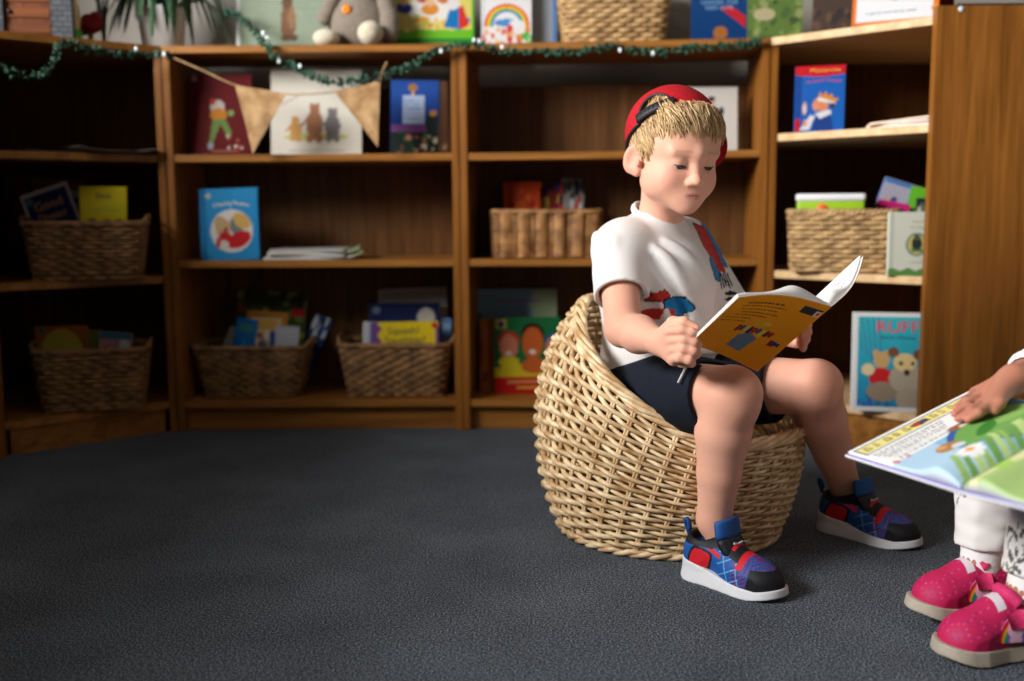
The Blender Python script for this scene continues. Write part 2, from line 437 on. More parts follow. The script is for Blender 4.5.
# ------------------------------------------------------------------ wicker tub chair
M_wick = wicker_mat('pale_willow', (186, 144, 92), (250, 226, 184), .38)
CC = A(.294, 1.945)
def prof_r(z): return np.interp(z, [0, .05, .12, .2, .27, .33, .38, .42, .45], [.198, .220, .238, .245, .240, .224, .200, .170, .140])
def rim_h(th):
    ph = np.abs((np.degrees(th)-135+180) % 360-180)          # angle away from the back of the chair
    s = np.clip((158-ph)/(158-40), 0, 1); s = s*s*(3-2*s)
    return .205+.222*s
def tub_pt(th, z, dr=0):
    r = prof_r(z)+dr
    return np.stack([r*np.cos(th), r*np.sin(th), z], -1)
def tub_chair():
    t = thing('wicker_chair', 'pale woven willow tub chair the boy sits in, high curved back', 'chair', (CC[0], CC[1], 0))
    NS = 36; NR = 29; mb = MB()
    TW = 1.5                                      # the uprights lean around the tub
    for ri in range(NR):
        f = (ri+.6)/NR
        n = NS*6; th = np.arange(n)*2*PI/n
        h = rim_h(th)
        z = .006+(h-.010)*f+.0008*np.sin(th*5+ri)
        ph = PI if ri % 2 else 0
        w = np.sin((th-TW*z)*NS/2+ph); w = np.sign(w)*np.abs(w)**.8
        r = np.clip(h/NR*.40, .0034, .0056)
        mb.add(*tube(tub_pt(th, z, (r+.0012)*w), r, 6, closed=True))
    mb.build('woven_body', M_wick, t)
    mb = MB()
    for i in range(NS):
        for dd in (-.010, .010):
            th0 = (i+.5)*2*PI/NS+dd; zz = np.linspace(.002, .44, 24); th = th0+TW*zz
            k = zz < rim_h(th); mb.add(*tube(tub_pt(th[k], zz[k]), .0028, 6))
    mb.build('upright_rods', M_wick, t)['kind'] = 'stuff'
    mb = MB(); n = 27*8; th = np.arange(n)*2*PI/n
    for k in range(5):
        a = th*8+k*PI*.4
        z = rim_h(th)+.002+.007*np.sin(a)
        mb.add(*tube(tub_pt(th, z, .0075*np.cos(a)), .0048, 7, closed=True))
    mb.build('braided_rim', M_wick, t)
    mb = MB()
    for k in range(3):
        a = th*27/2+k*2*PI/3; mb.add(*tube(tub_pt(th, .008+.004*np.sin(a), .006*np.cos(a)), .005, 6, closed=True))
    mb.build('base_ring', M_wick, t)
    mb = MB()
    for i in range(22):
        r = .012+.0102*i; th2 = np.arange(72)*2*PI/72
        mb.add(*tube(np.stack([r*np.cos(th2), r*np.sin(th2), .150+.003*np.sin(th2*18+PI*i)], -1), .0045, 6, closed=True))
    mb.build('seat', M_wick, t)
tub_chair()

# ------------------------------------------------------------------ human parts shared by both children
M_skin = vcol('skin', .52, .25, .22, .12, 900)
M_hair = vcol('hair', .45, .4)
M_cloth = vcol('cotton_jersey', .85, .2, 0, .25, 900, sheen=.1)
def head_field(fd, hf, k=1.):
    """adds a small child's head to the field; hf = head frame (x own left, y forward, z up)"""
    s = hf.k; R = hf.R
    E = lambda c, r, kk=.01, sub=False, RR=None: fd.ell(hf(*c), A(*r)*s, R if RR is None else RR, kk*s, sub)
    Cp = lambda a, b, ra, rb=None, kk=.006, sub=False: fd.cap(hf(*a), hf(*b), ra*s, (rb if rb is not None else ra)*s, kk*s, sub)
    E((0, -.014, .030), (.0735, .0875, .077))
    E((0, .028, -.040), (.0550, .054, .061), .03)
    E((0, .040, .024), (.060, .043, .050), .03)
    for q in (-1, 1):
        E((q*.036, .045, -.043), (.0245, .028, .027), .022)
        E((q*.046, .012, -.044), (.018, .030, .032), .02)
    E((0, .066, -.088), (.017, .016, .013), .02)
    E((0, .062, -.070), (.030, .020, .020), .02)
    for q in (-1, 1):
        E((q*.0295, .092, -.008), (.019, .016, .0115), .014, True)      # sockets
    Cp((0, .077, .002), (0, .088, -.034), .0062, .0074, .013)
    E((0, .0920, -.0395), (.0092, .0092, .0080), .008)
    for q in (-1, 1):
        E((q*.0100, .0850, -.0425), (.0062, .0072, .0055), .006)
        E((q*.0050, .0930, -.0480), (.0028, .004, .0022), .003, True)
    # lids with a narrow slit: the gaze is turned down
    for q in (-1, 1):
        E((q*.0292, .0665, -.0100), (.0150, .0142, .0125), .005)
        Cp((q*.0185, .0745, -.0165), (q*.029, .0790, -.0182), .0016, .0030, .002, True)
        Cp((q*.029, .0790, -.0182), (q*.0400, .0745, -.0158), .0030, .0016, .002, True)
        Cp((q*.003, .0815, .009), (q*.042, .0725, .009), .0050, .003, .020)      # brow ridge
    # mouth
    E((0, .0768, -.0632), (.0160, .0064, .0032), .006)
    E((0, .0758, -.0692), (.0140, .0066, .0036), .006)
    for p0, p1 in (((-.0165, .0775, -.0668), (-.007, .0836, -.0657)), ((-.007, .0836, -.0657), (0, .0842, -.0664)), ((0, .0842, -.0664), (.007, .0836, -.0657)), ((.007, .0836, -.0657), (.0165, .0775, -.0668))):
        Cp(p0, p1, .0011, None, .002, True)
    # ears
    for q in (-1, 1):
        Rx = R @ np.array(Matrix.Rotation(q*math.radians(32), 3, 'Z') @ Matrix.Rotation(math.radians(-12), 3, 'X'))
        E((q*.0775, -.010, -.016), (.0062, .0205, .0280), .006, False, Rx)
        E((q*.0720, -.002, -.035), (.006, .010, .012), .008, False)
        E((q*.0835, -.005, -.013), (.0070, .0125, .0185), .004, True, Rx)
        E((q*.0770, .010, -.021), (.004, .005, .007), .004)
def head_cols(V, col, hf, brow=(150, 112, 78), lip=(208, 128, 122), flush=(222, 142, 124)):
    """natural colouring of the face: lips, cheeks, brows, ears"""
    L = hf.loc(V); x, y, z = np.abs(L[:, 0]), L[:, 1], L[:, 2]
    inh = (z > -.13) & (z < .12) & (x < .1) & (y > -.12) & (y < .12)
    def mix(w, c): 
        w = np.clip(w, 0, 1)*inh
        col[:] = col*(1-w[:, None])+lin(c)*w[:, None]
    mix(.38*np.exp(-((x-.040)**2+(z+.040)**2)/(.018**2))*(y > .02), flush)
    mix(.35*np.exp(-(x**2+(z+.034)**2)/(.010**2))*(y > .07), flush)
    mix(.45*(x > .071)*(z < .02), flush)
    lipw = np.clip(1.35-np.abs(z+.0664-.0007*np.cos(x*420))/(.0056*np.sqrt(np.clip(1-(x/.0165)**2, .0, 1))+1e-5), 0, 1)*(y > .066)*(x < .0165)
    mix(.62*np.clip(lipw*1.6, 0, 1), lip)
    mix(.38*np.exp(-((z-(.0115-.12*np.clip(x-.028, 0, 1)))/.0026)**2)*(x > .014)*(x < .044)*(y > .05), brow)
    mix(.25*np.exp(-((x-.029)**2/.013**2+(z+.022)**2/.004**2))*(y > .05), (170, 110, 105))
    return col
M_eye = vcol('eyeball', .12, .6)
def eyes(parent, hf):
    for q in (-1, 1):
        V, f = lathe([(max(1e-5, math.sin(a)), -math.cos(a)) for a in np.linspace(0, PI, 17)], 24)
        V = V*.0127*hf.k; n = V/np.linalg.norm(V, axis=1)[:, None]
        g = A(.10, .86, -.50); g /= np.linalg.norm(g); d = n@g
        c = np.where((d > .95)[:, None], lin((12, 10, 10)), np.where((d > .80)[:, None], lin((62, 66, 74)), lin((186, 176, 172))))
        W_ = hf(q*.0292, .0672, -.0115)+V@hf.R.T
        mesh('eye', W_, f, M_eye, parent, cols=c, world=True)
        pts = smoothpath([hf(q*.0172, .0742, -.0150), hf(q*.0235, .0787, -.0150), hf(q*.030, .0797, -.0150), hf(q*.0410, .0738, -.0126)], 5)
        mesh('eyelashes', *tube(pts, [.0007]+[.0015]*(len(pts)-2)+[.0006], 6), flat('lash_brown', (52, 34, 26), .6), parent, world=True)
def fingers(fd, chains, k=.004):
    for ch in chains:
        pts = ch[:-1]; r0, r1 = ch[-1]
        for i in range(len(pts)-1):
            a = r0+(r1-r0)*i/(len(pts)-1); b = r0+(r1-r0)*(i+1)/(len(pts)-1)
            fd.cap(pts[i], pts[i+1], a, b, k)

# ------------------------------------------------------------------ the boy: joints
fw = A(.70, -.714); fw /= np.linalg.norm(fw); lf = A(-fw[1], fw[0])
BO = A(.262, 1.93)
def B(f, l, z): return A(BO[0]+f*fw[0]+l*lf[0], BO[1]+f*fw[1]+l*lf[1], z)
HP = math.radians(10)
HF = frame(A(.2845, 1.856, .696), (math.sin(math.radians(21)), -math.cos(math.radians(21))), HP, math.radians(-2), .95)
shR, shL = B(.0, -.105, .524), B(.0, .105, .526)
elR, wrR = A(.186, 1.745, .402), P(660, 342, 1.625)
elL, wrL = A(.405, 1.945, .400), P(772, 333, 1.805)
hipR, hipL = B(.02, -.062, .268), B(.02, .062, .268)
knR, anR = P(730, 395, 1.64), P(714, 520, 1.670)
knL, anL = P(813, 386, 1.80), P(846, 490, 1.920)
boy = thing('person', 'boy in a red back-to-front cap reading an orange picture book', 'person', (BO[0], BO[1], 0))
def torso(fd, g=0., k=.03):
    Rb = np.stack([np.append(fw, 0), np.append(lf, 0), A(0, 0, 1)], 1)
    e = lambda c, r, kk=k: fd.ell(B(*c), A(*r)+g, Rb, kk)
    e((-.005, 0, .270), (.088, .108, .088))
    e((.022, 0, .350), (.098, .114, .095))
    e((.012, 0, .450), (.092, .118, .106))
    e((-.010, 0, .520), (.058, .108, .052))
    fd.cap(B(-.004, -.072, .534), B(-.004, .072, .534), .041+g, None, k)
    fd.cap(B(.0, 0, .545), B(.02, -.008, .590), .040+g*.6, .036+g*.4, k)
def boy_body():
    fx = [(.18, .375, .00165)]; fy = [(1.745, 1.965, .00165)]; fz = [(.565, .84, .00165), (.33, .44, .0022)]
    fd = Field(rax(.04, .70, .0034, fx+[(.21, .31, .0021)]), rax(1.46, 2.08, .0034, fy+[(1.50, 1.66, .0021)]), rax(.03, .82, .0034, fz))
    torso(fd, -.010)
    fd.cap(B(.02, -.008, .575), HF(0, -.022, -.062), .037, .040, .02)
    head_field(fd, HF)
    for sh, el, wr in ((shR, elR, wrR), (shL, elL, wrL)):
        fd.cap(sh, el, .036, .0305, .02); fd.cap(el, el+(wr-el)*.45, .0300, .0300, .012); fd.cap(el+(wr-el)*.45, wr, .0300, .0190, .012)
    for hp, kn, an in ((hipR, knR, anR), (hipL, knL, anL)):
        fd.cap(hp, kn, .066, .0455, .03)
        d = (an-kn); side = A(*(-fw*.004), 0)
        fd.cap(kn, kn+d*.30+side, .0450, .0440, .007); fd.cap(kn+d*.30+side, kn+d*.62+side*.5, .0440, .0350, .007); fd.cap(kn+d*.62+side*.5, an, .0350, .0265, .007)
        fd.cap(kn+A(*(fw*.012), .004), kn+A(*(fw*.012), -.012), .036, .034, .02)
        fd.cap(an, an+A(*(fw*.022), -.050), .0255, .018, .015)
    # right hand closed on the book's edge
    for i in range(4):
        kx, ky = 669+1.5*i, 331.5+9.6*i
        fd.cap(wrR, P(kx, ky, 1.585), .0165, .0095, .010)
    rr = (.0076, .0080, .0078, .0068)
    ch = []
    for i in range(4):
        y = 331+9.4*i; q = (0, 2.5, 1.5, -3)[i]
        ch.append((P(669+1.5*i, y, 1.582), P(682+q, y-1.0, 1.551), P(692+q, y+1.5, 1.547), P(694.5+q, y+4, 1.562), P(684+q, y+5, 1.580), (rr[i], rr[i]*.86)))
    ch.append((P(664, 332, 1.606), P(673, 322.5, 1.588), P(684, 322, 1.572), P(696, 328.5, 1.566), (.0105, .0070)))
    fingers(fd, ch)
    # left hand under the far board
    for i in range(4):
        fd.cap(wrL, P(790+2.0*i, 322+7*i, 1.775), .0165, .0095, .010)
    ch = []
    for i in range(4):
        y = 320+7.2*i
        ch.append((P(790+2.2*i, y, 1.775), P(803+2.0*i-1.5*i*i*.6, y+2, 1.750), P(808+1.0*i-1.5*i*i*.6, y+5, 1.738), P(800+i, y+7, 1.735), (.0074, .0062)))
    ch.append((P(782, 322, 1.79), P(790, 313, 1.765), P(797, 309, 1.750), (.009, .0068)))
    fingers(fd, ch)
    V, Q = fd.mesh(1)
    col = np.tile(lin((226, 170, 146)), (len(V), 1))
    for c, r in ((knR+A(*(fw*.03), .0), .05), (knL+A(*(fw*.03), 0), .05), (elR, .04)):
        w = .28*np.exp(-((V-c)**2).sum(1)/r**2); col = col*(1-w[:, None])+lin((214, 138, 118))*w[:, None]
    tips = np.concatenate([np.array([c[-3], c[-2]]) for c in ch]+[np.array([P(692, 335+9*i, 1.55)]) for i in range(4)])
    for c in tips:
        w = .25*np.exp(-((V-c)**2).sum(1)/.010**2); col = col*(1-w[:, None])+lin((220, 134, 118))*w[:, None]
    head_cols(V, col, HF)
    mesh('body', V, Q, M_skin, boy, cols=col, world=True)
    eyes(boy, HF)
boy_body()

# ------------------------------------------------------------------ T-shirt with folds and a printed patch
def shirt():
    fd = Field(rax(.08, .44, .0030, [(.2, .37, .0022)]), rax(1.74, 2.08, .0030), rax(.23, .63, .0028))
    torso(fd, .0085)
    for sh, el, q in ((shR, elR, .092), (shL, elL, .150)):
        d = el-sh; d /= np.linalg.norm(d)
        fd.cap(sh+A(0, 0, .004), sh+d*q, .0445, .0465, .030)
    # drape between chest and lap, gathered over the waistband
    fd.cap(B(.055, -.055, .335), B(.060, .055, .335), .050, None, .03)
    fd.cap(B(-.01, -.085, .300), B(.03, -.080, .290), .036, None, .025)
    # folds
    for pts, r in (([B(.060, -.078, .528), B(.084, -.060, .500), B(.098, -.030, .440), B(.102, .0, .390)], .0055),
                   ([B(.040, -.100, .500), B(.070, -.088, .450), B(.092, -.065, .390)], .0062),
                   ([B(.062, -.050, .540), B(.086, -.022, .515), B(.098, .012, .470)], .0045),
                   ([B(.015, -.125, .470), B(.055, -.105, .400), B(.085, -.085, .345)], .0060),
                   ([B(.090, .050, .480), B(.104, .02, .420), B(.110, -.02, .372)], .0045),
                   ([B(.098, -.070, .330), B(.112, -.02, .352), B(.112, .04, .345)], .0065),
                   ([B(.085, -.075, .300), B(.104, -.03, .318), B(.108, .03, .312)], .0060),
                   ([B(-.02, -.140, .555), B(.0, -.155, .520), B(.005, -.158, .480)], .0050),
                   ([B(.02, -.138, .545), B(.03, -.150, .500), B(.02, -.155, .470)], .0042)):
        p = smoothpath(pts, 4)
        for i in range(len(p)-1): fd.cap(p[i], p[i+1], r, r, .014)
    for pts, r in (([B(.070, -.092, .512), B(.090, -.070, .470), B(.103, -.040, .412)], .0050),
                   ([B(.058, -.112, .470), B(.082, -.098, .410), B(.095, -.080, .365)], .0048),
                   ([B(.118, -.06, .342), B(.124, 0, .333), B(.122, .05, .330)], .0050)):
        p = smoothpath(pts, 4)
        for i in range(len(p)-1): fd.cap(p[i], p[i+1], r, r, .012, True)
    # cut: neckline, sleeve ends, hem
    nz = B(.0, -.002, .578)
    fd.ell(nz+A(*(fw*.012), .022), (.050, .050, .020), None, .006, True)
    fd.cap(nz+A(0, 0, -.02), nz+A(*(fw*.03), .06), .041, .046, .004, True)
    for sh, el, q in ((shR, elR, .097), (shL, elL, .155)):
        d = el-sh; d /= np.linalg.norm(d); e = sh+d*q
        g = np.meshgrid(*fd.ax, indexing='ij', sparse=True)
        pl = sum((g[i]-np.float32(e[i]))*np.float32(d[i]) for i in range(3))
        far = np.sqrt(sum((g[i]-np.float32((e+d*.05)[i]))**2 for i in range(3)))-np.float32(.085)
        fd.f = np.maximum(fd.f, -np.maximum(-pl, far))
        fd.cap(e-d*.035, e+d*.02, .034, .042, .004, True)
    fd.cut((0, 0, -1), (0, 0, .262))
    V, Q = fd.mesh(1)
    col = np.tile(lin((224, 221, 219)), (len(V), 1))
    # printed patches (plain shapes in the colours of the print), in the shirt's own coordinates
    r = V-np.append(BO, 0); f_ = r[:, :2]@fw; l_ = r[:, :2]@lf; z_ = V[:, 2]
    fr = f_ > -.005
    def blob(l0, z0, a, b, ang, c, n=2.0, wob=0):
        cl, sl = math.cos(ang), math.sin(ang); u = ((l_-l0)*cl+(z_-z0)*sl)/a; v = (-(l_-l0)*sl+(z_-z0)*cl)/b
        ph = np.arctan2(v, u); m = (np.abs(u)**n+np.abs(v)**n)**(1/n) < 1+wob*np.sin(5*ph+z0*90)
        col[m & fr] = lin(c)
    bl, rd, bk, wh = (24, 118, 176), (198, 54, 44), (24, 22, 24), (236, 232, 228)
    U = lambda l0, z0, a, b, ang, c, n=2.0, wob=0: blob(.080+(l0-.058)*1.2, z0+.004, a*1.15, b, ang*.2-.1, c, n, wob)
    U(.080, .535, .020, .034, .25, bk, 2, .06); U(.081, .536, .0165, .031, .25, bl, 2, .06)
    U(.056, .528, .0215, .042, .25, bk, 2, .08); U(.056, .528, .019, .039, .25, rd, 2, .08)
    U(.040, .488, .0200, .025, -.4, bk, 2, .05); U(.040, .488, .0175, .022, -.4, bl, 2, .05)
    U(.064, .500, .017, .022, .2, rd, 2, .1); U(.083, .498, .009, .012, 0, bl)
    ink_ = (np.abs(np.sin(l_*420+z_*260)) < .13) | (np.abs(np.sin(l_*300-z_*330)) < .13)
    red = np.abs(col-lin(rd)).sum(1) < 1e-4; col[red & ink_ & (z_ > .48)] = lin((70, 20, 18))
    for i in range(5): U(.050+.0058*i, .466-.001*(i % 2), .0021, .015-.002*(i % 3), .05*(i-2), bk, 4)
    U(.064, .442, .011, .004, .6, bk); U(.058, .432, .008, .003, .8, bk)
    blob(-.090, .450, .018, .010, .2, bk, 2, .1); blob(-.090, .450, .0155, .008, .2, rd, 2, .15)
    blob(-.060, .430, .030, .019, -.15, bk, 2, .08); blob(-.060, .430, .027, .0165, -.15, bl, 2, .08)
    blob(-.088, .419, .022, .010, .1, rd, 2, .06); blob(-.082, .417, .006, .012, .1, wh)
    blob(-.116, .416, .014, .007, .1, bk)
    mesh('t_shirt', V, Q, M_cloth, boy, cols=col, world=True)
    # ribbed neckband
    th = np.linspace(0, 2*PI, 40, endpoint=False); q = []
    for a in th:
        q.append(B(.0075+.0425*math.cos(a), -.003+.0435*math.sin(a), .590-.0145*math.cos(a)+.004*math.cos(2*a)))
    mesh('neckband', *tube(q, .0044, 8, closed=True, flat=(1.0, 1.5)), flat('shirt_white', (224, 221, 219), .85), boy, world=True)
shirt()

# ------------------------------------------------------------------ navy shorts
def shorts():
    fd = Field(rax(.08, .52, .0032), rax(1.62, 2.08, .0032), rax(.17, .44, .0032))
    Rb = np.stack([np.append(fw, 0), np.append(lf, 0), A(0, 0, 1)], 1)
    fd.ell(B(-.005, 0, .262), (.104, .124, .092), Rb, .03)
    for hp, kn, q in ((hipR, knR, .88), (hipL, knL, .74)):
        d = kn-hp
        fd.cap(hp, hp+d*.62, .080, .066, .03); fd.cap(hp+d*.62, hp+d*.80, .066, .0625, .012)
        n = d/np.linalg.norm(d); e = hp+d*q
        for s_ in (-1, 1):
            p = A(-n[1]*s_*.06, n[0]*s_*.06, .0)
            fd.cap(hp+p+d*.2+A(0, 0, .02), hp+p*.85+d*.7+A(0, 0, -.02), .010, .006, .02)
        g = np.meshgrid(*fd.ax, indexing='ij', sparse=True)
        pl = sum((g[i]-np.float32(e[i]))*np.float32(n[i]) for i in range(3))
        far = np.sqrt(sum((g[i]-np.float32((e+n*.06)[i]))**2 for i in range(3)))-np.float32(.105)
        fd.f = np.maximum(fd.f, -np.maximum(-pl, far))
        fd.cap(hp+d*(q-.12), hp+d*(q+.1), .0535, .0530, .004, True)
    fd.cap(B(.06, -.03, .330), B(.03, -.09, .318), .012, .010, .02)
    fd.cut((0, 0, 1), (0, 0, .352))
    V, Q = fd.mesh(2)
    mesh('shorts', V, Q, flat('navy_jersey', (20, 25, 38), .85, 0, .2, .12, 160, .2), boy, world=True)
    # drawstring
    p = smoothpath([P(691, 352, 1.70), P(688, 362, 1.672), P(684, 371, 1.660), P(678, 383, 1.655)], 6)
    mesh('drawstring', *tube(p, .0022, 6), flat('cord_grey', (186, 184, 184), .8), boy, world=True)
shorts()
# ------------------------------------------------------------------ hair and cap
def hair(parent, hf, n=5200, c1=(112, 80, 50), c2=(232, 196, 142), front=.070, length=(.020, .042), seed=3, low=-.02, capz=None):
    rs = np.random.RandomState(seed)
    ec = A(0, -.012, .030); er = A(.0785, .0930, .0815)
    crown = A(.10, -.45, .88); crown /= np.linalg.norm(crown)
    mb = []; fcs = []; cc = []; cnt = 0
    def surf(u, lift): 
        p = ec+er*u*(1+lift)
        if p[1] > .02: p[1] += .006*min(1, (p[1]-.02)/.04)
        return p
    k = 0
    while k < n:
        u = rs.normal(size=3); u /= np.linalg.norm(u)
        p = ec+er*u
        # hairline: forehead, temples with sideburns in front of the ears, nape
        lim = front-.010*abs(u[0]) if u[1] > .55 else (front-.012-.13*(.55-u[1]) if u[1] > .12 else low-.02*(u[1] < -.2))
        if u[1] > .10 and u[1] < .34 and abs(u[0]) > .8: lim = -.004
        if p[2] < lim: continue
        under = capz is not None and capz(hf.o+hf.R@p*hf.k)
        if under and rs.rand() < .8: continue
        k += 1
        L = rs.uniform(*length); 
        if p[2] < .02: L = rs.uniform(.010, .022)
        t = u-crown; t -= u*(t@u); t /= np.linalg.norm(t)+1e-9
        if u[1] > .2: t = t+A(rs.normal(0, .25)+.45, 0, 0); t -= u*(t@u); t /= np.linalg.norm(t)
        else: t = t+A(0, rs.normal(0, .25), 0); t -= u*(t@u); t /= np.linalg.norm(t)
        steps = 5; pts = []
        L *= .62+.75*(.5+.5*math.sin(11*u[0]+4*u[2]+1.3)*math.sin(7*u[1]+23*u[0]))
        lf0 = rs.uniform(.0, .03); lf1 = rs.uniform(.03, .10); sw = rs.normal(0, .10); wv = rs.uniform(0, 6)
        if capz is not None:
            lc = CF.R.T@(hf.o+hf.R@p*hf.k-CF.o)
            if lc[1] > 0 and lc[2] > EDGE0-.004:
                if lc[0]*CF.R[0, 0] > .004: lf0 += .05; lf1 += .05; L *= 1.2
                else: L = .010; lf1 = .03
            elif lc[2] > EDGE0-.03: lf1 = min(lf1, .05)
        x = u.copy(); side = np.cross(u, t)
        for i in range(steps):
            s = i/(steps-1)
            pts.append(surf(x, lf0+(lf1-lf0)*math.sin(min(1, s*1.15)*PI*.62)-.03*s*s))
            x = x+(t+side*(sw+.12*math.sin(wv+3*s)))*(L/.085)/(steps-1); x /= np.linalg.norm(x)
            tt = t-x*(t@x); t = tt/np.linalg.norm(tt); side = np.cross(x, t)
        pts = hf.o+np.array(pts)@hf.R.T*hf.k
        if capz is not None:
            for i in range(steps):
                if capz(pts[i]):
                    v = hf.R.T@(pts[i]-hf.o)-ec; v *= min(1, .975/np.sqrt(((v/er)**2).sum())); pts[i] = hf.o+hf.R@(ec+v)
        w = rs.uniform(.0006, .0012)
        rad = w*np.array([1, 1.05, .95, .7, .2])
        V, f = tube(pts, rad, 4, cap=False)
        mb.append(V); fcs.append(np.array(f)+cnt); cnt += len(V)
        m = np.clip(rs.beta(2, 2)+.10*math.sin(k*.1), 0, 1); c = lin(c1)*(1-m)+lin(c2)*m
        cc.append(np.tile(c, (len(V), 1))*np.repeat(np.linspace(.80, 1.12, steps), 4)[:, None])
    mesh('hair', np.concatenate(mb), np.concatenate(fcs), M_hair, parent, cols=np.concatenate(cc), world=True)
    # the scalp under the strands
    fd = Field(*[rax(hf.o[i]-.13, hf.o[i]+.13, .003) for i in range(3)])
    fd.ell(hf(0, -.012, .030), A(.0755, .0905, .0790)*hf.k, hf.R)
    g = np.meshgrid(*fd.ax, indexing='ij', sparse=True)
    lx, ly, lz = [sum((g[i]-np.float32(hf.o[i]))*np.float32(hf.R[i, j]) for i in range(3))/np.float32(hf.k) for j in range(3)]
    line = np.where(ly > .030, front+.004, np.where(ly > .006, front-.012-(.03-ly)*1.6, low))
    fd.f = np.maximum(fd.f, line-lz)
    V, Q = fd.mesh(1)
    mesh('hair_base', V, Q, M_hair, parent, cols=np.tile((lin(c1)+lin(c2))/2, (len(V), 1)), world=True)
def near_on(px, py, c, R, r):
    """point of an ellipsoid seen at a pixel (or the closest one when the ray passes by)"""
    o = A(0, 0, HC); d = P(px, py, 1.)-o
    oo = R.T@(o-c)/r; dd = R.T@d/r
    a, b, q = dd@dd, oo@dd, oo@oo-1; D = b*b-a*q
    t = (-b-math.sqrt(D))/a if D > 0 else -b/a
    x = oo+t*dd; x /= np.linalg.norm(x); return c+R@(x*r)
CAP_C = HF(0, -.015, .033); CAP_R = A(.0850, .0955, .0880)*HF.k
def cap_frame():
    q = [near_on(*p, CAP_C, HF.R, CAP_R) for p in ((625, 151), (655, 113), (707, 106))]
    up = np.cross(q[1]-q[0], q[2]-q[0]); up /= np.linalg.norm(up)
    if up[2] < 0: up = -up
    e = (q[0]-CAP_C)@up
    op = near_on(654, 107, CAP_C, HF.R, CAP_R)-CAP_C; op -= up*(op@up); op /= np.linalg.norm(op)
    print('cap up', up, 'edge', e, 'open', op)
    return Frame(CAP_C, np.cross(op, up), op, up), float(e)
CF, EDGE0 = cap_frame()
ARX, ARZ = .031, .040
def under_cap(p):
    l = CF.R.T@(p-CF.o)
    if l[2] < EDGE0: return False
    zz = l[2]-EDGE0
    return not (l[1] > 0 and (l[0]/ARX)**2+(zz/ARZ)**2 < 1.0)
hair(boy, HF, capz=under_cap)

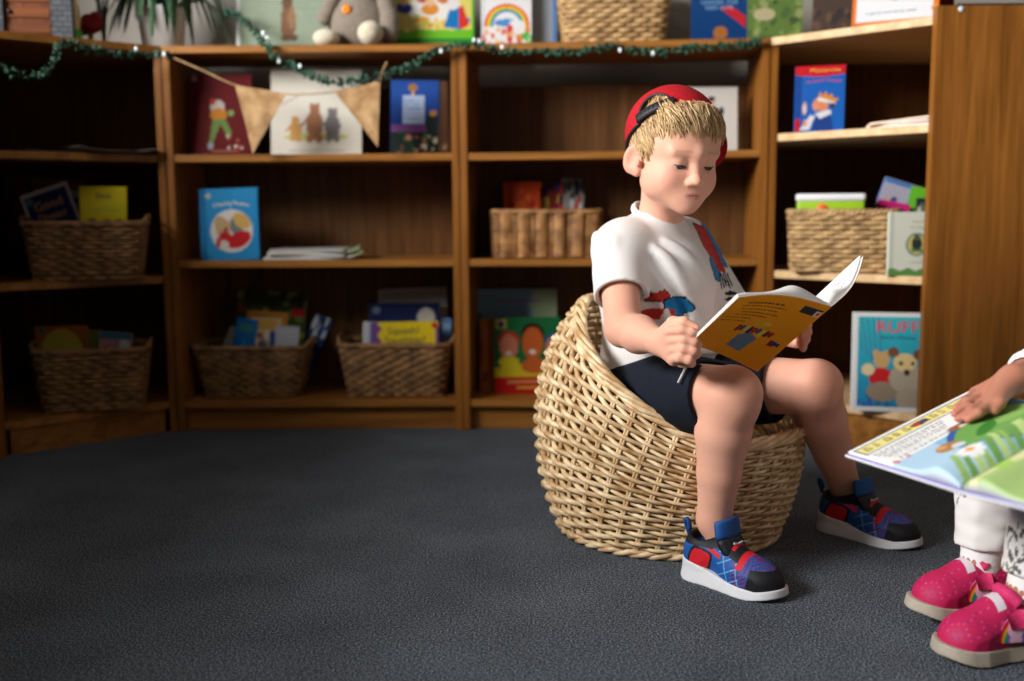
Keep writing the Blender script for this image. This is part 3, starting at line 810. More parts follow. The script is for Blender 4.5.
def cap():
    hf = HF
    cf = CF; sd, op, up = cf.R.T
    Rl = cf.R.T@hf.R                       # dome follows the head, in cap axes
    iR = Rl@np.diag(1/CAP_R**2)@Rl.T; iR2 = Rl@np.diag(1/CAP_R**4)@Rl.T
    fd = Field(*[rax(cf.o[i]-.13, cf.o[i]+.13, .0021) for i in range(3)])
    g = np.meshgrid(*fd.ax, indexing='ij', sparse=True)
    lx, ly, lz = [sum((g[i]-np.float32(cf.o[i]))*np.float32(cf.R[i, j]) for i in range(3)) for j in range(3)]
    quad = lambda M: M[0, 0]*lx*lx+M[1, 1]*ly*ly+M[2, 2]*lz*lz+2*(M[0, 1]*lx*ly+M[0, 2]*lx*lz+M[1, 2]*ly*lz)
    k0 = np.sqrt(np.maximum(quad(iR), 0)); k1 = np.sqrt(np.maximum(quad(iR2), 0))+1e-9
    def rad(v):
        v = np.asarray(v, float); return v/math.sqrt(v@iR@v)
    d = k0*(k0-1)/k1
    # six panel seams
    an = np.arctan2(lx, ly); rr = np.sqrt(lx*lx+ly*ly)
    seam = np.abs(((an/(PI/3)) % 1)-.5)*2
    d = d+np.where(rr > .012, .0012*np.exp(-((1-seam)*rr*1.05/.0022)**2), 0)
    shell = np.abs(d+.002)-.0020
    edge = EDGE0-lz
    zc = EDGE0; ax_, az_ = ARX, ARZ
    arch = np.sqrt((lx/ax_)**2+(np.maximum(lz-zc, 0)/az_)**2)-1
    arch = np.maximum(arch*.037, -ly)
    fd.f = np.maximum(np.maximum(shell, edge), -arch).astype(np.float32)
    V, Q = fd.mesh(1)
    cp = mesh('cap', V, Q, flat('red_melange_cotton', (168, 16, 30), .8, 0, .25, .35, 420, .35), boy, world=True)
    M_bk = flat('black_webbing', (20, 20, 24), .6)
    def on(x, z, e=.0):
        y = .08
        for _ in range(12):                     # solve for y on the dome
            g_ = A(x, y, z)@iR@A(x, y, z)-1; y -= g_/(2*(iR@A(x, y, z))[1])
        v = A(x, y, z); return cf(*(v*(1+e/np.linalg.norm(v))))
    def ring(a, z):
        v = A(math.sin(a), math.cos(a), 0); qa = v@iR@v; qb = v@iR@A(0, 0, z); qc = iR[2, 2]*z*z-1
        r = (-qb+math.sqrt(qb*qb-qa*qc))/qa; return v*r+A(0, 0, z)
    p = [on(ax_*math.cos(a), zc+az_*math.sin(a), .001) for a in np.linspace(0.0, PI, 34)]
    off = np.array(boy.location)
    def sub(name, V, f, m): return mesh(name, np.asarray(V)-off, f, m, cp)
    V, f = tube(p, .0026, 8); sub('binding', V, f, M_bk)
    a0 = .42
    p = [cf(*(ring(a, EDGE0)*A(1.003, 1.003, 1))) for a in np.linspace(a0, 2*PI-a0, 60)]
    V, f = tube(p, .0024, 8); sub('edge_binding', V, f, M_bk)
    # strap with snap studs
    xs = np.linspace(-ax_-.004, ax_+.004, 24); top = [on(x, EDGE0+.0165, .0015) for x in xs]; bot = [on(x, EDGE0+.001, .0015) for x in xs]
    top2 = [on(x, EDGE0+.0165, .0045) for x in xs]; bot2 = [on(x, EDGE0+.001, .0045) for x in xs]
    n = len(xs); V = np.array(top+bot+top2+bot2); f = []
    for i in range(n-1):
        f += [(2*n+i, 2*n+i+1, 3*n+i+1, 3*n+i), (i+1, i, n+i, n+i+1), (i, i+1, 2*n+i+1, 2*n+i), (n+i+1, n+i, 3*n+i, 3*n+i+1)]
    f += [(0, 2*n, 3*n, n), (n-1, 2*n-1, 4*n-1, 3*n-1)]
    st = sub('strap', V, f, M_bk)
    for x in np.linspace(-.022, .026, 7):
        V, f = lathe([(1e-5, .001), (.0022, .001), (.003, 0)], 10); q = on(x, EDGE0+.010, .0045)
        nn = (q-cf.o); nn /= np.linalg.norm(nn); a = np.cross(nn, A(0, 0, 1)); a /= np.linalg.norm(a); b = np.cross(nn, a)
        mesh('stud', q-off+V@np.stack([a, b, nn], 0), f, M_bk, cp)
    # bill on the far side
    nx, ny = 25, 9; Vt = []
    for s_ in (0, 1):
        for j in range(ny):
            for i in range(nx):
                u = -1+2*i/(nx-1); v = j/(ny-1); a = u*1.12
                x0, y0, _ = ring(PI-a, EDGE0)
                out = .066*(1-abs(u)**2.6)*v
                Vt.append(cf(x0*(1+.10*v), y0-out, EDGE0-.012*v+.006-.016*(u*u)*v-s_*.004))
    f = []
    o2 = nx*ny
    for j in range(ny-1):
        for i in range(nx-1):
            a = j*nx+i; f += [(a, a+1, a+nx+1, a+nx), (o2+a, o2+a+nx, o2+a+nx+1, o2+a+1)]
    for i in range(nx-1):
        a = (ny-1)*nx+i; f.append((a, a+1, o2+a+1, o2+a))
        f.append((i, o2+i, o2+i+1, i+1))
    sub('brim', Vt, f, flat('red_melange_cotton', (168, 16, 30), .8, 0, .25, .35, 420, .35))
    V, f = lathe([(1e-5, .004), (.004, .0035), (.0062, .0015), (.0066, 0)], 16); sub('button', cf(*rad((0, 0, 1)))+V@np.stack([sd, op, up], 0), f, flat('red_melange_cotton', (168, 16, 30), .8, 0, .25, .35, 420, .35))
cap()
# ------------------------------------------------------------------ painting on a grid of points
class Pt:
    """paints flat shapes on points u,v in 0..1"""
    def __init__(s, u, v, base): s.u = np.asarray(u, float); s.v = np.asarray(v, float); s.c = np.tile(lin(base), (len(s.u), 1))
    def m(s, mask, c): s.c[mask] = lin(c); return s
    def rect(s, a, b, c_, d, c): return s.m((s.u > a) & (s.u < c_) & (s.v > b) & (s.v < d), c)
    def ell(s, x, y, a, b, c, ang=0):
        ca, sa = math.cos(ang), math.sin(ang); p = s.u-x; q = s.v-y
        return s.m(((p*ca+q*sa)/a)**2+((-p*sa+q*ca)/b)**2 < 1, c)
    def ring(s, x, y, a, b, w, c):
        r = np.sqrt(((s.u-x)/a)**2+((s.v-y)/b)**2); return s.m((r < 1) & (r > 1-w), c)
    def poly(s, pts, c):
        ins = np.zeros(len(s.u), bool); n = len(pts)
        for i in range(n):
            x1, y1 = pts[i]; x2, y2 = pts[(i+1) % n]
            cnd = ((y1 > s.v) != (y2 > s.v)); ins ^= cnd & (s.u < (x2-x1)*(s.v-y1)/(y2-y1+1e-12)+x1)
        return s.m(ins, c)
    def line(s, x1, y1, x2, y2, w, c):
        d = ((s.u-x1)*(x2-x1)+(s.v-y1)*(y2-y1))/((x2-x1)**2+(y2-y1)**2+1e-9); d = np.clip(d, 0, 1)
        return s.m(np.hypot(s.u-x1-d*(x2-x1), s.v-y1-d*(y2-y1)) < w, c)
    def grad(s, mask, c1, c2, t): s.c[mask] = (lin(c1)*(1-t[:, None])+lin(c2)*t[:, None])[mask]; return s
    def text(s, a, b, c_, d, n, c, seed=0, fill=.55, slant=0.):
        """n lines of small print"""
        r = np.random.RandomState(seed); h = (d-b)/n
        for i in range(n):
            x = a; y0 = d-(i+1)*h+h*(1-fill)/2; end = c_-(c_-a)*r.uniform(0, .25)
            while x < end:
                w = r.uniform(.02, .07)*(c_-a)*1.4; s.rect(x, y0, min(x+w, end), y0+h*fill, c); x += w+.018*(c_-a)*1.6
        return s
    def spots(s, a, b, c_, d, n, cs, r0, r1, seed=0):
        r = np.random.RandomState(seed)
        for i in range(n): q = r.uniform(r0, r1); s.ell(r.uniform(a, c_), r.uniform(b, d), q, q*r.uniform(.6, 1.1), cs[r.randint(len(cs))], r.uniform(0, 3))
        return s
M_print = vcol('printed_card', .6, .12)
M_matte = vcol('printed_paper', .7, .2)
M_paper = flat('page_white', (236, 234, 230), .75)

# ------------------------------------------------------------------ shoes
def shoe_meshes(L, sole_top, arch=.0):
    xs = rax(-.012, L+.012, .0015); ys = rax(-.045, .045, .0015); zs = rax(-.004, .125, .0015)
    k = L/.178
    X, Y, Z = [np.asarray(q) for q in np.meshgrid(xs, ys, zs, indexing='ij', sparse=True)]
    rr = np.interp(X, np.array([0, .03, .075, .125, .150, .178])*k, np.array([.0, .0285, .0280, .0355, .0325, .0])*1.0)
    def plan(gr):
        a = np.hypot(np.minimum(X-.029*k, 0), Y)-.0290-gr
        tcx = .1455*k; b = np.hypot(np.maximum(X-tcx, 0), Y-.003)-.0325-gr
        w = np.interp(X, np.array([.029, .060, .085, .125, .1455])*k, [.0290, .0275, .0285, .0345, .0325])+gr
        off = np.interp(X, np.array([.029, .085, .1455])*k, [0, -.001, .003])
        m = np.abs(Y-off)-w
        return np.where(X < .029*k, a, np.where(X > tcx, b, m))
    fs = Field(xs, ys, zs)
    top = np.interp(X, np.array([0, .03, .07, .10, .15, .178])*k, sole_top)
    bot = np.interp(X, np.array([0, .015, .14, .178])*k, [.003, 0, 0, .008])
    p = plan(.0025+.0035*np.clip(1-Z/.02, 0, 1))
    fs.f = np.maximum(np.maximum(p, Z-top), bot-Z).astype(np.float32)
    sole = fs.mesh(2)
    fu = Field(xs, ys, zs)
    fu.ell((.032*k, 0, .036), (.0335, .0290, .048), None, .01)
    fu.cap((.035*k, 0, .052), (.085*k, 0, .044), .0285, .0290, .015)
    fu.cap((.070*k, 0, .062), (.125*k, .002, .036), .019, .021, .012)
    fu.ell((.118*k, .001, .026), (.052*k, .0345, .0300), None, .015)
    fu.ell((.135*k, .003, .022), (.040*k, .0325, .0260), None, .015)
    fu.f = np.maximum(fu.f, (plan(.001)).astype(np.float32))
    fu.cap((.036*k, 0, .070), (.034*k, 0, .120), .0215, .030, .006, True)
    fu.cap((.040*k, 0, .080), (.062*k, 0, .110), .018, .026, .006, True)
    fu.f = np.maximum(fu.f, (.012-Z).astype(np.float32)+0*fu.f)
    return sole, fu.mesh(2)
def placed(V, heel, dr, z0=0, pitch=0.):
    dr = A(*dr)/np.linalg.norm(dr); V = np.array(V, float)
    c, s = math.cos(pitch), math.sin(pitch); V = np.stack([V[:, 0]*c-V[:, 2]*s, V[:, 1], V[:, 0]*s+V[:, 2]*c], -1)
    return np.stack([heel[0]+V[:, 0]*dr[0]-V[:, 1]*dr[1], heel[1]+V[:, 0]*dr[1]+V[:, 1]*dr[0], V[:, 2]+z0], -1)
M_sole = flat('sole_white', (222, 224, 228), .5, 0, .4, .05); M_sole_c = flat('sole_cream', (176, 166, 150), .6, 0, .4, .12)
M_sneak = vcol('trainer_fabric', .6, .35, 0, .25, 700)
BLUE, RED, BLK, LBL = (22, 84, 160), (206, 26, 40), (16, 18, 24), (112, 176, 224)
def trainer(heel, dr, L):
    k = L/.178
    (sv, sf), (uv, uf) = shoe_meshes(L, [.036, .033, .024, .018, .015, .021])
    x, y, z = uv.T; x = x/k; ay = np.abs(y)
    col = np.tile(lin(BLUE), (len(uv), 1))
    # speckled front quarter
    r = nrs.rand(len(uv)); cell = np.sin(x*900)*np.sin(y*1100)*np.sin(z*1000+x*300)
    col[(x > .108) & (cell > .28)] = lin((150, 30, 60)); col[(x > .108) & (cell < -.28)] = lin((20, 40, 110))
    col[(x > .138-.25*np.maximum(0, .034-z)) & (z < .046)] = lin(BLK)
    pale = (np.abs(np.sin(x*150+z*40)) < .12) | (np.abs(np.sin(z*170-x*90)) < .13)
    col[(x > .080) & (x < .125) & (ay < .034) & pale & (x < .122)] = lin(LBL)
    # red shield panel on the side
    u = (x-.046)/.021; v = (z-.042)/.021
    col[(x < .030) & (z > .040)] = lin(BLUE)
    q_ = np.abs(u*.8+v*.5)**1.3+np.abs(v-.5*u)**1.3; col[q_ < 1.25] = lin(BLK); col[q_ < .95] = lin(RED)
    col[(np.abs(z-(.070-.42*(x-.045))) < .0035) & (x > .040) & (x < .084)] = lin(RED)
    col[(z > .062) & (x < .070)] = lin(BLK)
    col[(z > .0745-.42*(x-.045)) & (x > .05) & (x < .122) & (ay < .024)] = lin(BLK)
    for a, b in ((.088, .0035), (.099, .0035)): col[(np.abs(x-a) < b) & (ay < .016) & (z > .040)] = lin(RED)
    col[(np.abs(x-.120+.25*np.maximum(0, .05-z)) < .0055) & (z > .036) & (ay < .030)] = lin(RED)
    up = mesh('shoe', placed(uv, heel, dr), uf, M_sneak, boy, cols=col, world=True)
    off = np.array(boy.location)
    sb = lambda n, V, f, m: mesh(n, placed(V, heel, dr)-off, f, m, up)
    sb('sole', sv, sf, M_sole)
    # padded tongue with a bright top
    def slab(c0, c1, w0, w1, th, m, name, n=7):
        V = []; 
        for j in range(n):
            t = j/(n-1); c = A(*c0)*(1-t)+A(*c1)*t; w = w0*(1-t)+w1*t; rnd_ = .9 if j in (0, n-1) else 1
            for i in range(9):
                q = -1+i/4; V.append((c[0]-abs(q)**2.2*.009, q*w*rnd_, c[2]-abs(q)**2*.003))
        V = np.array(V); b = V+A(-th, 0, -th*.5); m_ = len(V); f = []
        for j in range(n-1):
            for i in range(8):
                a = j*9+i; f += [(a, a+1, a+10, a+9), (m_+a, m_+a+9, m_+a+10, m_+a+1)]
        ring_ = [i for i in range(9)]+[j*9+8 for j in range(1, n)]+[(n-1)*9+i for i in range(7, -1, -1)]+[j*9 for j in range(n-2, 0, -1)]
        for i in range(len(ring_)):
            a, b_ = ring_[i], ring_[(i+1) % len(ring_)]; f.append((b_, a, m_+a, m_+b_))
        sb(name, np.concatenate([V, b]), f, m)
    slab((.106*k, 0, .059), (.091*k, 0, .084), .0260, .0290, .006, flat('trainer_black', BLK, .6), 'tongue')
    slab((.0915*k, 0, .0835), (.086*k, 0, .113), .0295, .0280, .006, flat('trainer_blue', (18, 80, 150), .65), 'tongue_tab')
    p = smoothpath([A(.004, 0, .066), A(-.003, 0, .080), A(-.005, 0, .091), A(.001, 0, .089), A(.005, 0, .074)], 5)
    V, f = tube(p, .0035, 8, flat=(1.6, .6)); sb('heel_tab', V, f, flat('trainer_blue', (18, 80, 150), .65))
    # word on the tongue
    for i, w in enumerate((.0034, .0026, .0020, .0026, .0028, .0024)):
        q = abs(i-2.5)/2.5; V, f = box((.0995-.0016*q, -.0120+.0040*i, .0735), (.1016-.0016*q, -.0120+.0040*i+.0028, .0735+w), .0003)
        sb('lettering', np.array(V)*A(k, 1, 1), f, flat('lettering_grey', (190, 196, 204), .6))
ND = (.66, -.75); FD = (.65, -.76)
SH1, SH2 = (.2890, 1.6880), (.5830, 1.9400)
trainer(SH1, ND, .184); trainer(SH2, FD, .200)

# ------------------------------------------------------------------ open books
def open_book(root, halves, T, cover_mat, nu=60, nv=80, thick=.0022, over=.004):
    """halves: list of dict(S0,S1,O0,O1: spine bottom/top, outer bottom/top; up: +1/-1 normal sign; paint_in, paint_out(u,v), bulge, sag)"""
    off = np.array(root.location); CV = []; CF_ = []; CC_ = []; n0 = 0
    for h in halves:
        S0, S1, O0, O1 = [A(*h[k]) for k in ('S0', 'S1', 'O0', 'O1')]
        u, v = np.meshgrid(np.linspace(0, 1, nu), np.linspace(0, 1, nv), indexing='ij'); u = u.ravel()[:, None]; v = v.ravel()[:, None]
        Pq = (S0*(1-v)+S1*v)*(1-u)+(O0*(1-v)+O1*v)*u
        N = np.cross(O0-S0+O1-S1, S1-S0+O1-O0); N = N/np.linalg.norm(N)*(-h['up'])
        sag = h.get('sag', lambda u, v: 0*u)(u, v)
        base = Pq+N*sag
        lo = base-N*thick
        idx = lambda i, j: i*nv+j
        q = np.array([(idx(i, j), idx(i+1, j), idx(i+1, j+1), idx(i, j+1)) for i in range(nu-1) for j in range(nv-1)])
        rim = [idx(i, 0) for i in range(nu)]+[idx(nu-1, j) for j in range(1, nv)]+[idx(i, nv-1) for i in range(nu-2, -1, -1)]+[idx(0, j) for j in range(nv-2, 0, -1)]
        def solid(a, b):
            m = len(a); sd = np.array([(rim[(i+1) % len(rim)], rim[i], m+rim[i], m+rim[(i+1) % len(rim)]) for i in range(len(rim))])
            return np.concatenate([a, b]), np.concatenate([q, q[:, ::-1]+m, sd])
        uu, vv = u[:, 0], v[:, 0]
        V, f = solid(base, lo)
        if h['up'] > 0: f = f[:, ::-1]
        ci = np.tile(lin(h.get('inner', (236, 234, 230))), (len(base), 1)); ci[rim] = lin((228, 228, 232)); co_ = h['paint_out'](uu, vv)
        CV.append(V); CF_.append(f+n0); CC_.append(np.concatenate([ci, co_])); n0 += len(V)
        # page block
        us = over+u*(1-over*3.0); vs_ = .012+v*.976
        Pb = (S0*(1-vs_)+S1*vs_)*(1-us)+(O0*(1-vs_)+O1*vs_)*us
        sg = h.get('sag', lambda u, v: 0*u)(us, vs_)
        t = h['pages'](u, v)
        bot = Pb+N*(sg+.0004); top = Pb+N*(sg+.0006+t)+(O0-S0)*(h.get('shift', lambda u, v: 0*u)(u, v))
        V, f = solid(top, bot)
        if h['up'] > 0: f = f[:, ::-1]
        ct = h['paint_in'](uu, vv)
        mesh('page_block', V-off, f, M_matte, root, cols=np.concatenate([ct, np.tile(lin(h.get('edge', (232, 230, 226))), (len(bot), 1))]))
    mesh('cover', np.concatenate(CV)-off, np.concatenate(CF_), cover_mat, root, cols=np.concatenate(CC_))

OR = (244, 156, 26)
def back_cover(u, v):
    # u: 0 spine .. 1 fore-edge, as seen from outside the spine is on the right
    p = Pt(1-u, v, OR)
    ink = (120, 66, 14)
    for i, (a, b) in enumerate(((.20, .62), (.16, .66), (.18, .60), (.22, .64), (.17, .55), (.05, .40), (.06, .36))):
        y = .86-.052*i; r = np.random.RandomState(i); x = a
        while x < b: w = r.uniform(.015, .045); p.rect(x, y, min(b, x+w), y+.016, ink); x += w+.012
    p.rect(.78, .835, .985, .93, (52, 54, 60)); p.rect(.93, .835, .985, .90, (226, 214, 196)); p.rect(.945, .85, .975, .885, (196, 60, 60))
    # plain figure with a pile of books
    p.poly([(.40, .16), (.60, .13), (.66, .36), (.52, .42), (.42, .34)], (104, 128, 150))
    p.ell(.56, .565, .095, .050, (234, 172, 44)); p.ell(.62, .58, .05, .03, (240, 190, 70))
    r = np.random.RandomState(4)
    cs = ((160, 36, 36), (40, 70, 120), (214, 190, 120), (30, 60, 50), (190, 40, 40), (50, 90, 150), (230, 200, 60), (120, 40, 60))
    for i in range(9): p.poly([(.32+.05*i, .40+.018*(i % 3)), (.36+.05*i, .385+.018*(i % 3)), (.385+.05*i, .49), (.345+.05*i, .505)], cs[i % 8])
    p.rect(.80, .33, .88, .41, (150, 34, 40)); p.rect(.84, .35, .93, .40, (40, 60, 130))
    return p.c
def page_plain(seed, art):
    def f(u, v):
        p = Pt(u, v, (242, 241, 240)); p.text(.12, .55, .85, .9, 7, (120, 118, 116), seed, .35)
        if art: p.poly([(.06, .74), (.34, .97), (.22, .985)], (214, 46, 40)); p.poly([(.04, .70), (.30, .88), (.36, .84)], (244, 200, 40))
        else: p.spots(.2, .1, .8, .45, 8, ((200, 60, 50), (240, 200, 60), (70, 120, 180)), .04, .10, seed)
        return p.c
    return f
def orange_book():
    S0, S1 = P(757, 371, 1.655), P(831, 306, 1.560)
    B0, B1 = P(690, 343, 1.556), P(738, 297, 1.450)
    F0, F1 = P(790, 324, 1.770), P(863, 256, 1.670)
    t = thing('picture_book', 'open orange paperback picture book held in the boy\'s hands', 'book', tuple(S0))
    sagb = lambda u, v: .012*np.sin(np.clip(u, 0, 1)*PI)*(.35+.65*v)
    def pb(u, v): return .0035+.0190*np.exp(-((u-.30)/.22)**2)*(.5+.5*v)+.0025*np.exp(-((u-.92)/.10)**2)*v
    def pf(u, v): return .004+.013*np.exp(-((u-.20)/.17)**2)
    open_book(t, [dict(S0=S0, S1=S1, O0=B0, O1=B1, up=-1, paint_out=back_cover, paint_in=page_plain(2, False), pages=pb, sag=sagb),
                  dict(S0=S0, S1=S1, O0=F0, O1=F1, up=1, paint_out=lambda u, v: Pt(u, v, OR).ell(.5, .5, .3, .25, (200, 60, 40)).c, paint_in=page_plain(5, True), pages=pf,
                       sag=lambda u, v: -.010*np.sin(u*PI)*v)], 0, M_print, 110, 130, .0012)
orange_book()

# ------------------------------------------------------------------ the second child, mostly outside the picture
GO = A(.955, 1.490)
gf = A(-.995, -.10); gf /= np.linalg.norm(gf); gl = A(-gf[1], gf[0])
def Gb(f, l, z): return A(GO[0]+f*gf[0]+l*gl[0], GO[1]+f*gf[1]+l*gl[1], z)
bk_N, bk_F, bk_S = P(845, 455, 1.31), P(968, 393, 1.47), P(961, 492, 1.10)
bk_S2 = bk_S+(bk_F-bk_N)*1.0
bk_n = np.cross(bk_S-bk_N, bk_F-bk_N); bk_n /= np.linalg.norm(bk_n)
def on_page(px, py, h=0.):
    d = P(px, py, 1.)-A(0, 0, HC); o = A(0, 0, HC)
    return o+d*(((bk_N+bk_n*(.010+h)-o)@bk_n)/(d@bk_n))
print('girl book', bk_N, bk_F, bk_S, bk_S2, 'normal', bk_n)
GHF = frame(Gb(.05, 0, .690), gf, math.radians(24), 0, .98)
g_sh = [Gb(0, -.100, .520), Gb(0, .100, .520)]
g_wr = [on_page(1014, 379, .021), A(.760, 1.150, .330)]
g_el = [A(.885, 1.600, .400), A(.900, 1.330, .390)]
g_hip = [Gb(.02, -.058, .262), Gb(.02, .058, .262)]
g_kn = [A(.715, 1.500, .262), A(.742, 1.372, .262)]
g_an = [A(.680, 1.476, .092), A(.694, 1.362, .090)]
girl = thing('person', 'child at right edge in white patterned leggings and pink shoes, hand on open book', 'person', (GO[0], GO[1], 0))
def gtorso(fd, g=0., k=.03):
    Rb = np.stack([np.append(gf, 0), np.append(gl, 0), A(0, 0, 1)], 1)
    e = lambda c, r: fd.ell(Gb(*c), A(*r)+g, Rb, k)
    e((-.005, 0, .262), (.085, .102, .084)); e((.014, 0, .340), (.084, .094, .090)); e((.004, 0, .435), (.080, .102, .100)); e((-.008, 0, .505), (.056, .102, .050))
    fd.cap(Gb(0, -.08, .522), Gb(0, .08, .522), .040+g, None, k); fd.cap(Gb(0, 0, .53), Gb(.02, 0, .58), .038+g*.6, .034+g*.4, k)
def leg_chain(fd, g, r0=.062, stop=None):
    for hp, kn, an in zip(g_hip, g_kn, g_an):
        fd.cap(hp, kn, r0+g, .045+g, .03); d = an-kn
        fd.cap(kn, kn+d*.45, .044+g, .041+g, .02); fd.cap(kn+d*.45, kn+d*(stop or 1.), .041+g, .0265+g*1.3 if not stop else .034+g, .02)
def girl_build():
    fd = Field(rax(.55, 1.13, .0042, [(.58, .72, .0022)]), rax(1.05, 1.70, .0042, [(1.36, 1.56, .0022)]), rax(.02, .82, .0042, [(.30, .40, .0022), (.58, .80, .0026)]))
    gtorso(fd); fd.cap(Gb(.02, 0, .565), GHF(0, -.022, -.062), .035, .038, .02)
    head_field(fd, GHF)
    for sh, el, wr in zip(g_sh, g_el, g_wr): fd.cap(sh, el, .034, .029, .02); fd.cap(el, wr, .029, .0185, .012)
    leg_chain(fd, 0)
    for an in g_an: fd.cap(an, an+A(-.022, -.003, -.050), .024, .018, .015)
    # hand spread on the page: four fingers and a thumb that leaves the side of the palm
    w = g_wr[0]; kn = [on_page(*p, .0075) for p in ((976, 393), (980, 397), (986, 402), (992, 405))]
    for q in kn: fd.cap(w, q, .0150, .0090, .010)
    tips = [((956, 408), (966, 401)), ((954, 414), (967, 406)), ((958, 419), (971, 411)), ((968, 419.5), (979, 413))]
    ch = [(kn[i], on_page(*m, .0085), on_page(*t_, .003), (.0070, .0054)) for i, (t_, m) in enumerate(tips)]
    ch.append((on_page(1006, 391, .012), on_page(1000, 403, .010), on_page(994, 411, .004), (.0085, .0062)))
    w2 = g_wr[1]; d2 = A(-.02, -.05, .004)
    k2 = [w2+A(-.030+.012*i, -.045-.004*i, .004) for i in range(4)]
    for q in k2: fd.cap(w2, q, .016, .009, .01)
    ch += [(q, q+A(-.012, -.022, .006), q+A(-.020, -.034, .012), (.0075, .006)) for q in k2]
    ch.append((w2+A(.0, -.01, .004), w2+A(.022, -.022, .010), w2+A(.026, -.036, .016), (.0085, .0065)))
    fingers(fd, ch)
    V, Q = fd.mesh(1); col = np.tile(lin((178, 120, 98)), (len(V), 1))
    for t_, m in tips:
        c = on_page(*t_, .003); ww = .5*np.exp(-((V-c)**2).sum(1)/.007**2); col = col*(1-ww[:, None])+lin((206, 120, 104))*ww[:, None]
    head_cols(V, col, GHF, (90, 60, 40))
    mesh('body', V, Q, M_skin, girl, cols=col, world=True); eyes(girl, GHF)
    # leggings
    fd = Field(rax(.55, 1.10, .0034), rax(1.22, 1.66, .0034), rax(.06, .42, .0034)); leg_chain(fd, .0075, stop=.86)
    Rb = np.stack([np.append(gf, 0), np.append(gl, 0), A(0, 0, 1)], 1); fd.ell(Gb(-.005, 0, .262), (.094, .112, .090), Rb, .03)
    for kn_, an in zip(g_kn, g_an):
        d = an-kn_; 
        for t0 in (.50, .62, .74, .84):
            c = kn_+d*t0; th = np.linspace(0, 2*PI, 9); rr_ = .046-.010*(t0-.5)/.3
            pts = [c+A(rr_*math.cos(a), rr_*math.sin(a), .006*math.sin(a*2+t0*20)) for a in th]
            for i in range(8): fd.cap(pts[i], pts[i+1], .003, .003, .012)
    fd.cut((0, 0, -1), (0, 0, .114)); fd.cut((0, 0, 1), (0, 0, .345))
    V, Q = fd.mesh(1); col = np.tile(lin((224, 222, 218)), (len(V), 1))
    r = np.random.RandomState(11)
    for kn_, an, hp in zip(g_kn, g_an, g_hip):
        for i in range(20):
            t0 = r.uniform(-.6, 1.); c = an+(kn_-an)*t0 if t0 > 0 else kn_+(hp-kn_)*(-t0); a = r.uniform(-PI, 0) if t0 > 0 else r.uniform(-PI, PI)
            c = c+A(math.cos(a)*.04, math.sin(a)*.045, 0); n_ = A(math.cos(a), math.sin(a), 0); ta = A(-n_[1], n_[0], 0)
            for j in range(4):
                ang = r.uniform(-1, 1)+j*.7; q = V-(c+ta*(.009*(j-1.5))+A(0, 0, .007*(j % 2)))
                u, v_ = q@ta, q[:, 2]; ca, sa = math.cos(ang), math.sin(ang)
                m = (((u*ca+v_*sa)/.0030)**2+((-u*sa+v_*ca)/.0072)**2 < 1) & (np.abs(q@n_) < .04); col[m] = lin((86, 88, 80))
            q = V-c; m = (np.abs(q@ta-.006*np.sin(q[:, 2]*120)) < .0012) & (np.abs(q[:, 2]) < .022) & (np.abs(q@n_) < .04); col[m] = lin((110, 112, 100))
    mesh('leggings', V, Q, M_cloth, girl, cols=col, world=True)
    # long sleeved top
    fd = Field(rax(.66, 1.12, .0036), rax(1.08, 1.72, .0036), rax(.24, .60, .0036)); gtorso(fd, .008)
    for sh, el, wr in zip(g_sh, g_el, g_wr): fd.cap(sh, el, .043, .037, .02); fd.cap(el, el+(wr-el)*.84, .037, .0265, .012)
    for wr, el in zip(g_wr, g_el):
        d = (el-wr)/np.linalg.norm(el-wr); c = el+(wr-el)*.84
        fd.cap(c-d*.03, c+d*.025, .021, .0205, .003, True)
        a1 = np.cross(d, A(0, 0, 1)); a1 /= np.linalg.norm(a1); b1 = np.cross(d, a1)
        th = np.linspace(0, 2*PI, 17)
        for o_ in (0., .012):
            pts = [c+d*(.004+o_)+(a1*math.cos(a)+b1*math.sin(a))*.0255 for a in th]
            for i in range(16): fd.cap(pts[i], pts[i+1], .0032, .0032, .004)
    fd.cut((0, 0, -1), (0, 0, .262)); fd.cap(Gb(0, 0, .560), Gb(.01, 0, .64), .042, .044, .004, True)
    V, Q = fd.mesh(1); mesh('long_sleeved_top', V, Q, flat('white_jersey', (232, 234, 240), .85, 0, .2, .05, 60, .1), girl, world=True)
    # socks
    for kn_, an in zip(g_kn, g_an):
        d = kn_-an; p = [an+A(-.003, 0, -.025), an+A(0, 0, -.008)]+[an+d*t0 for t0 in (.05, .12, .16, .165, .15)]
        mb = MB(); mb.add(*tube(p, [.0285, .0300, .0305, .0330, .0330, .0300, .0280], 20)); 
        c = an+d*.155; th = np.linspace(0, 2*PI, 24, endpoint=False); mb.add(*tube([c+A(.0325*math.cos(a), .0325*math.sin(a), 0) for a in th], .0042, 8, closed=True))
        mb.build('sock', flat('sock_white', (230, 230, 228), .9, 0, .2, .04, 200, .3), girl, world=True)
girl_build()
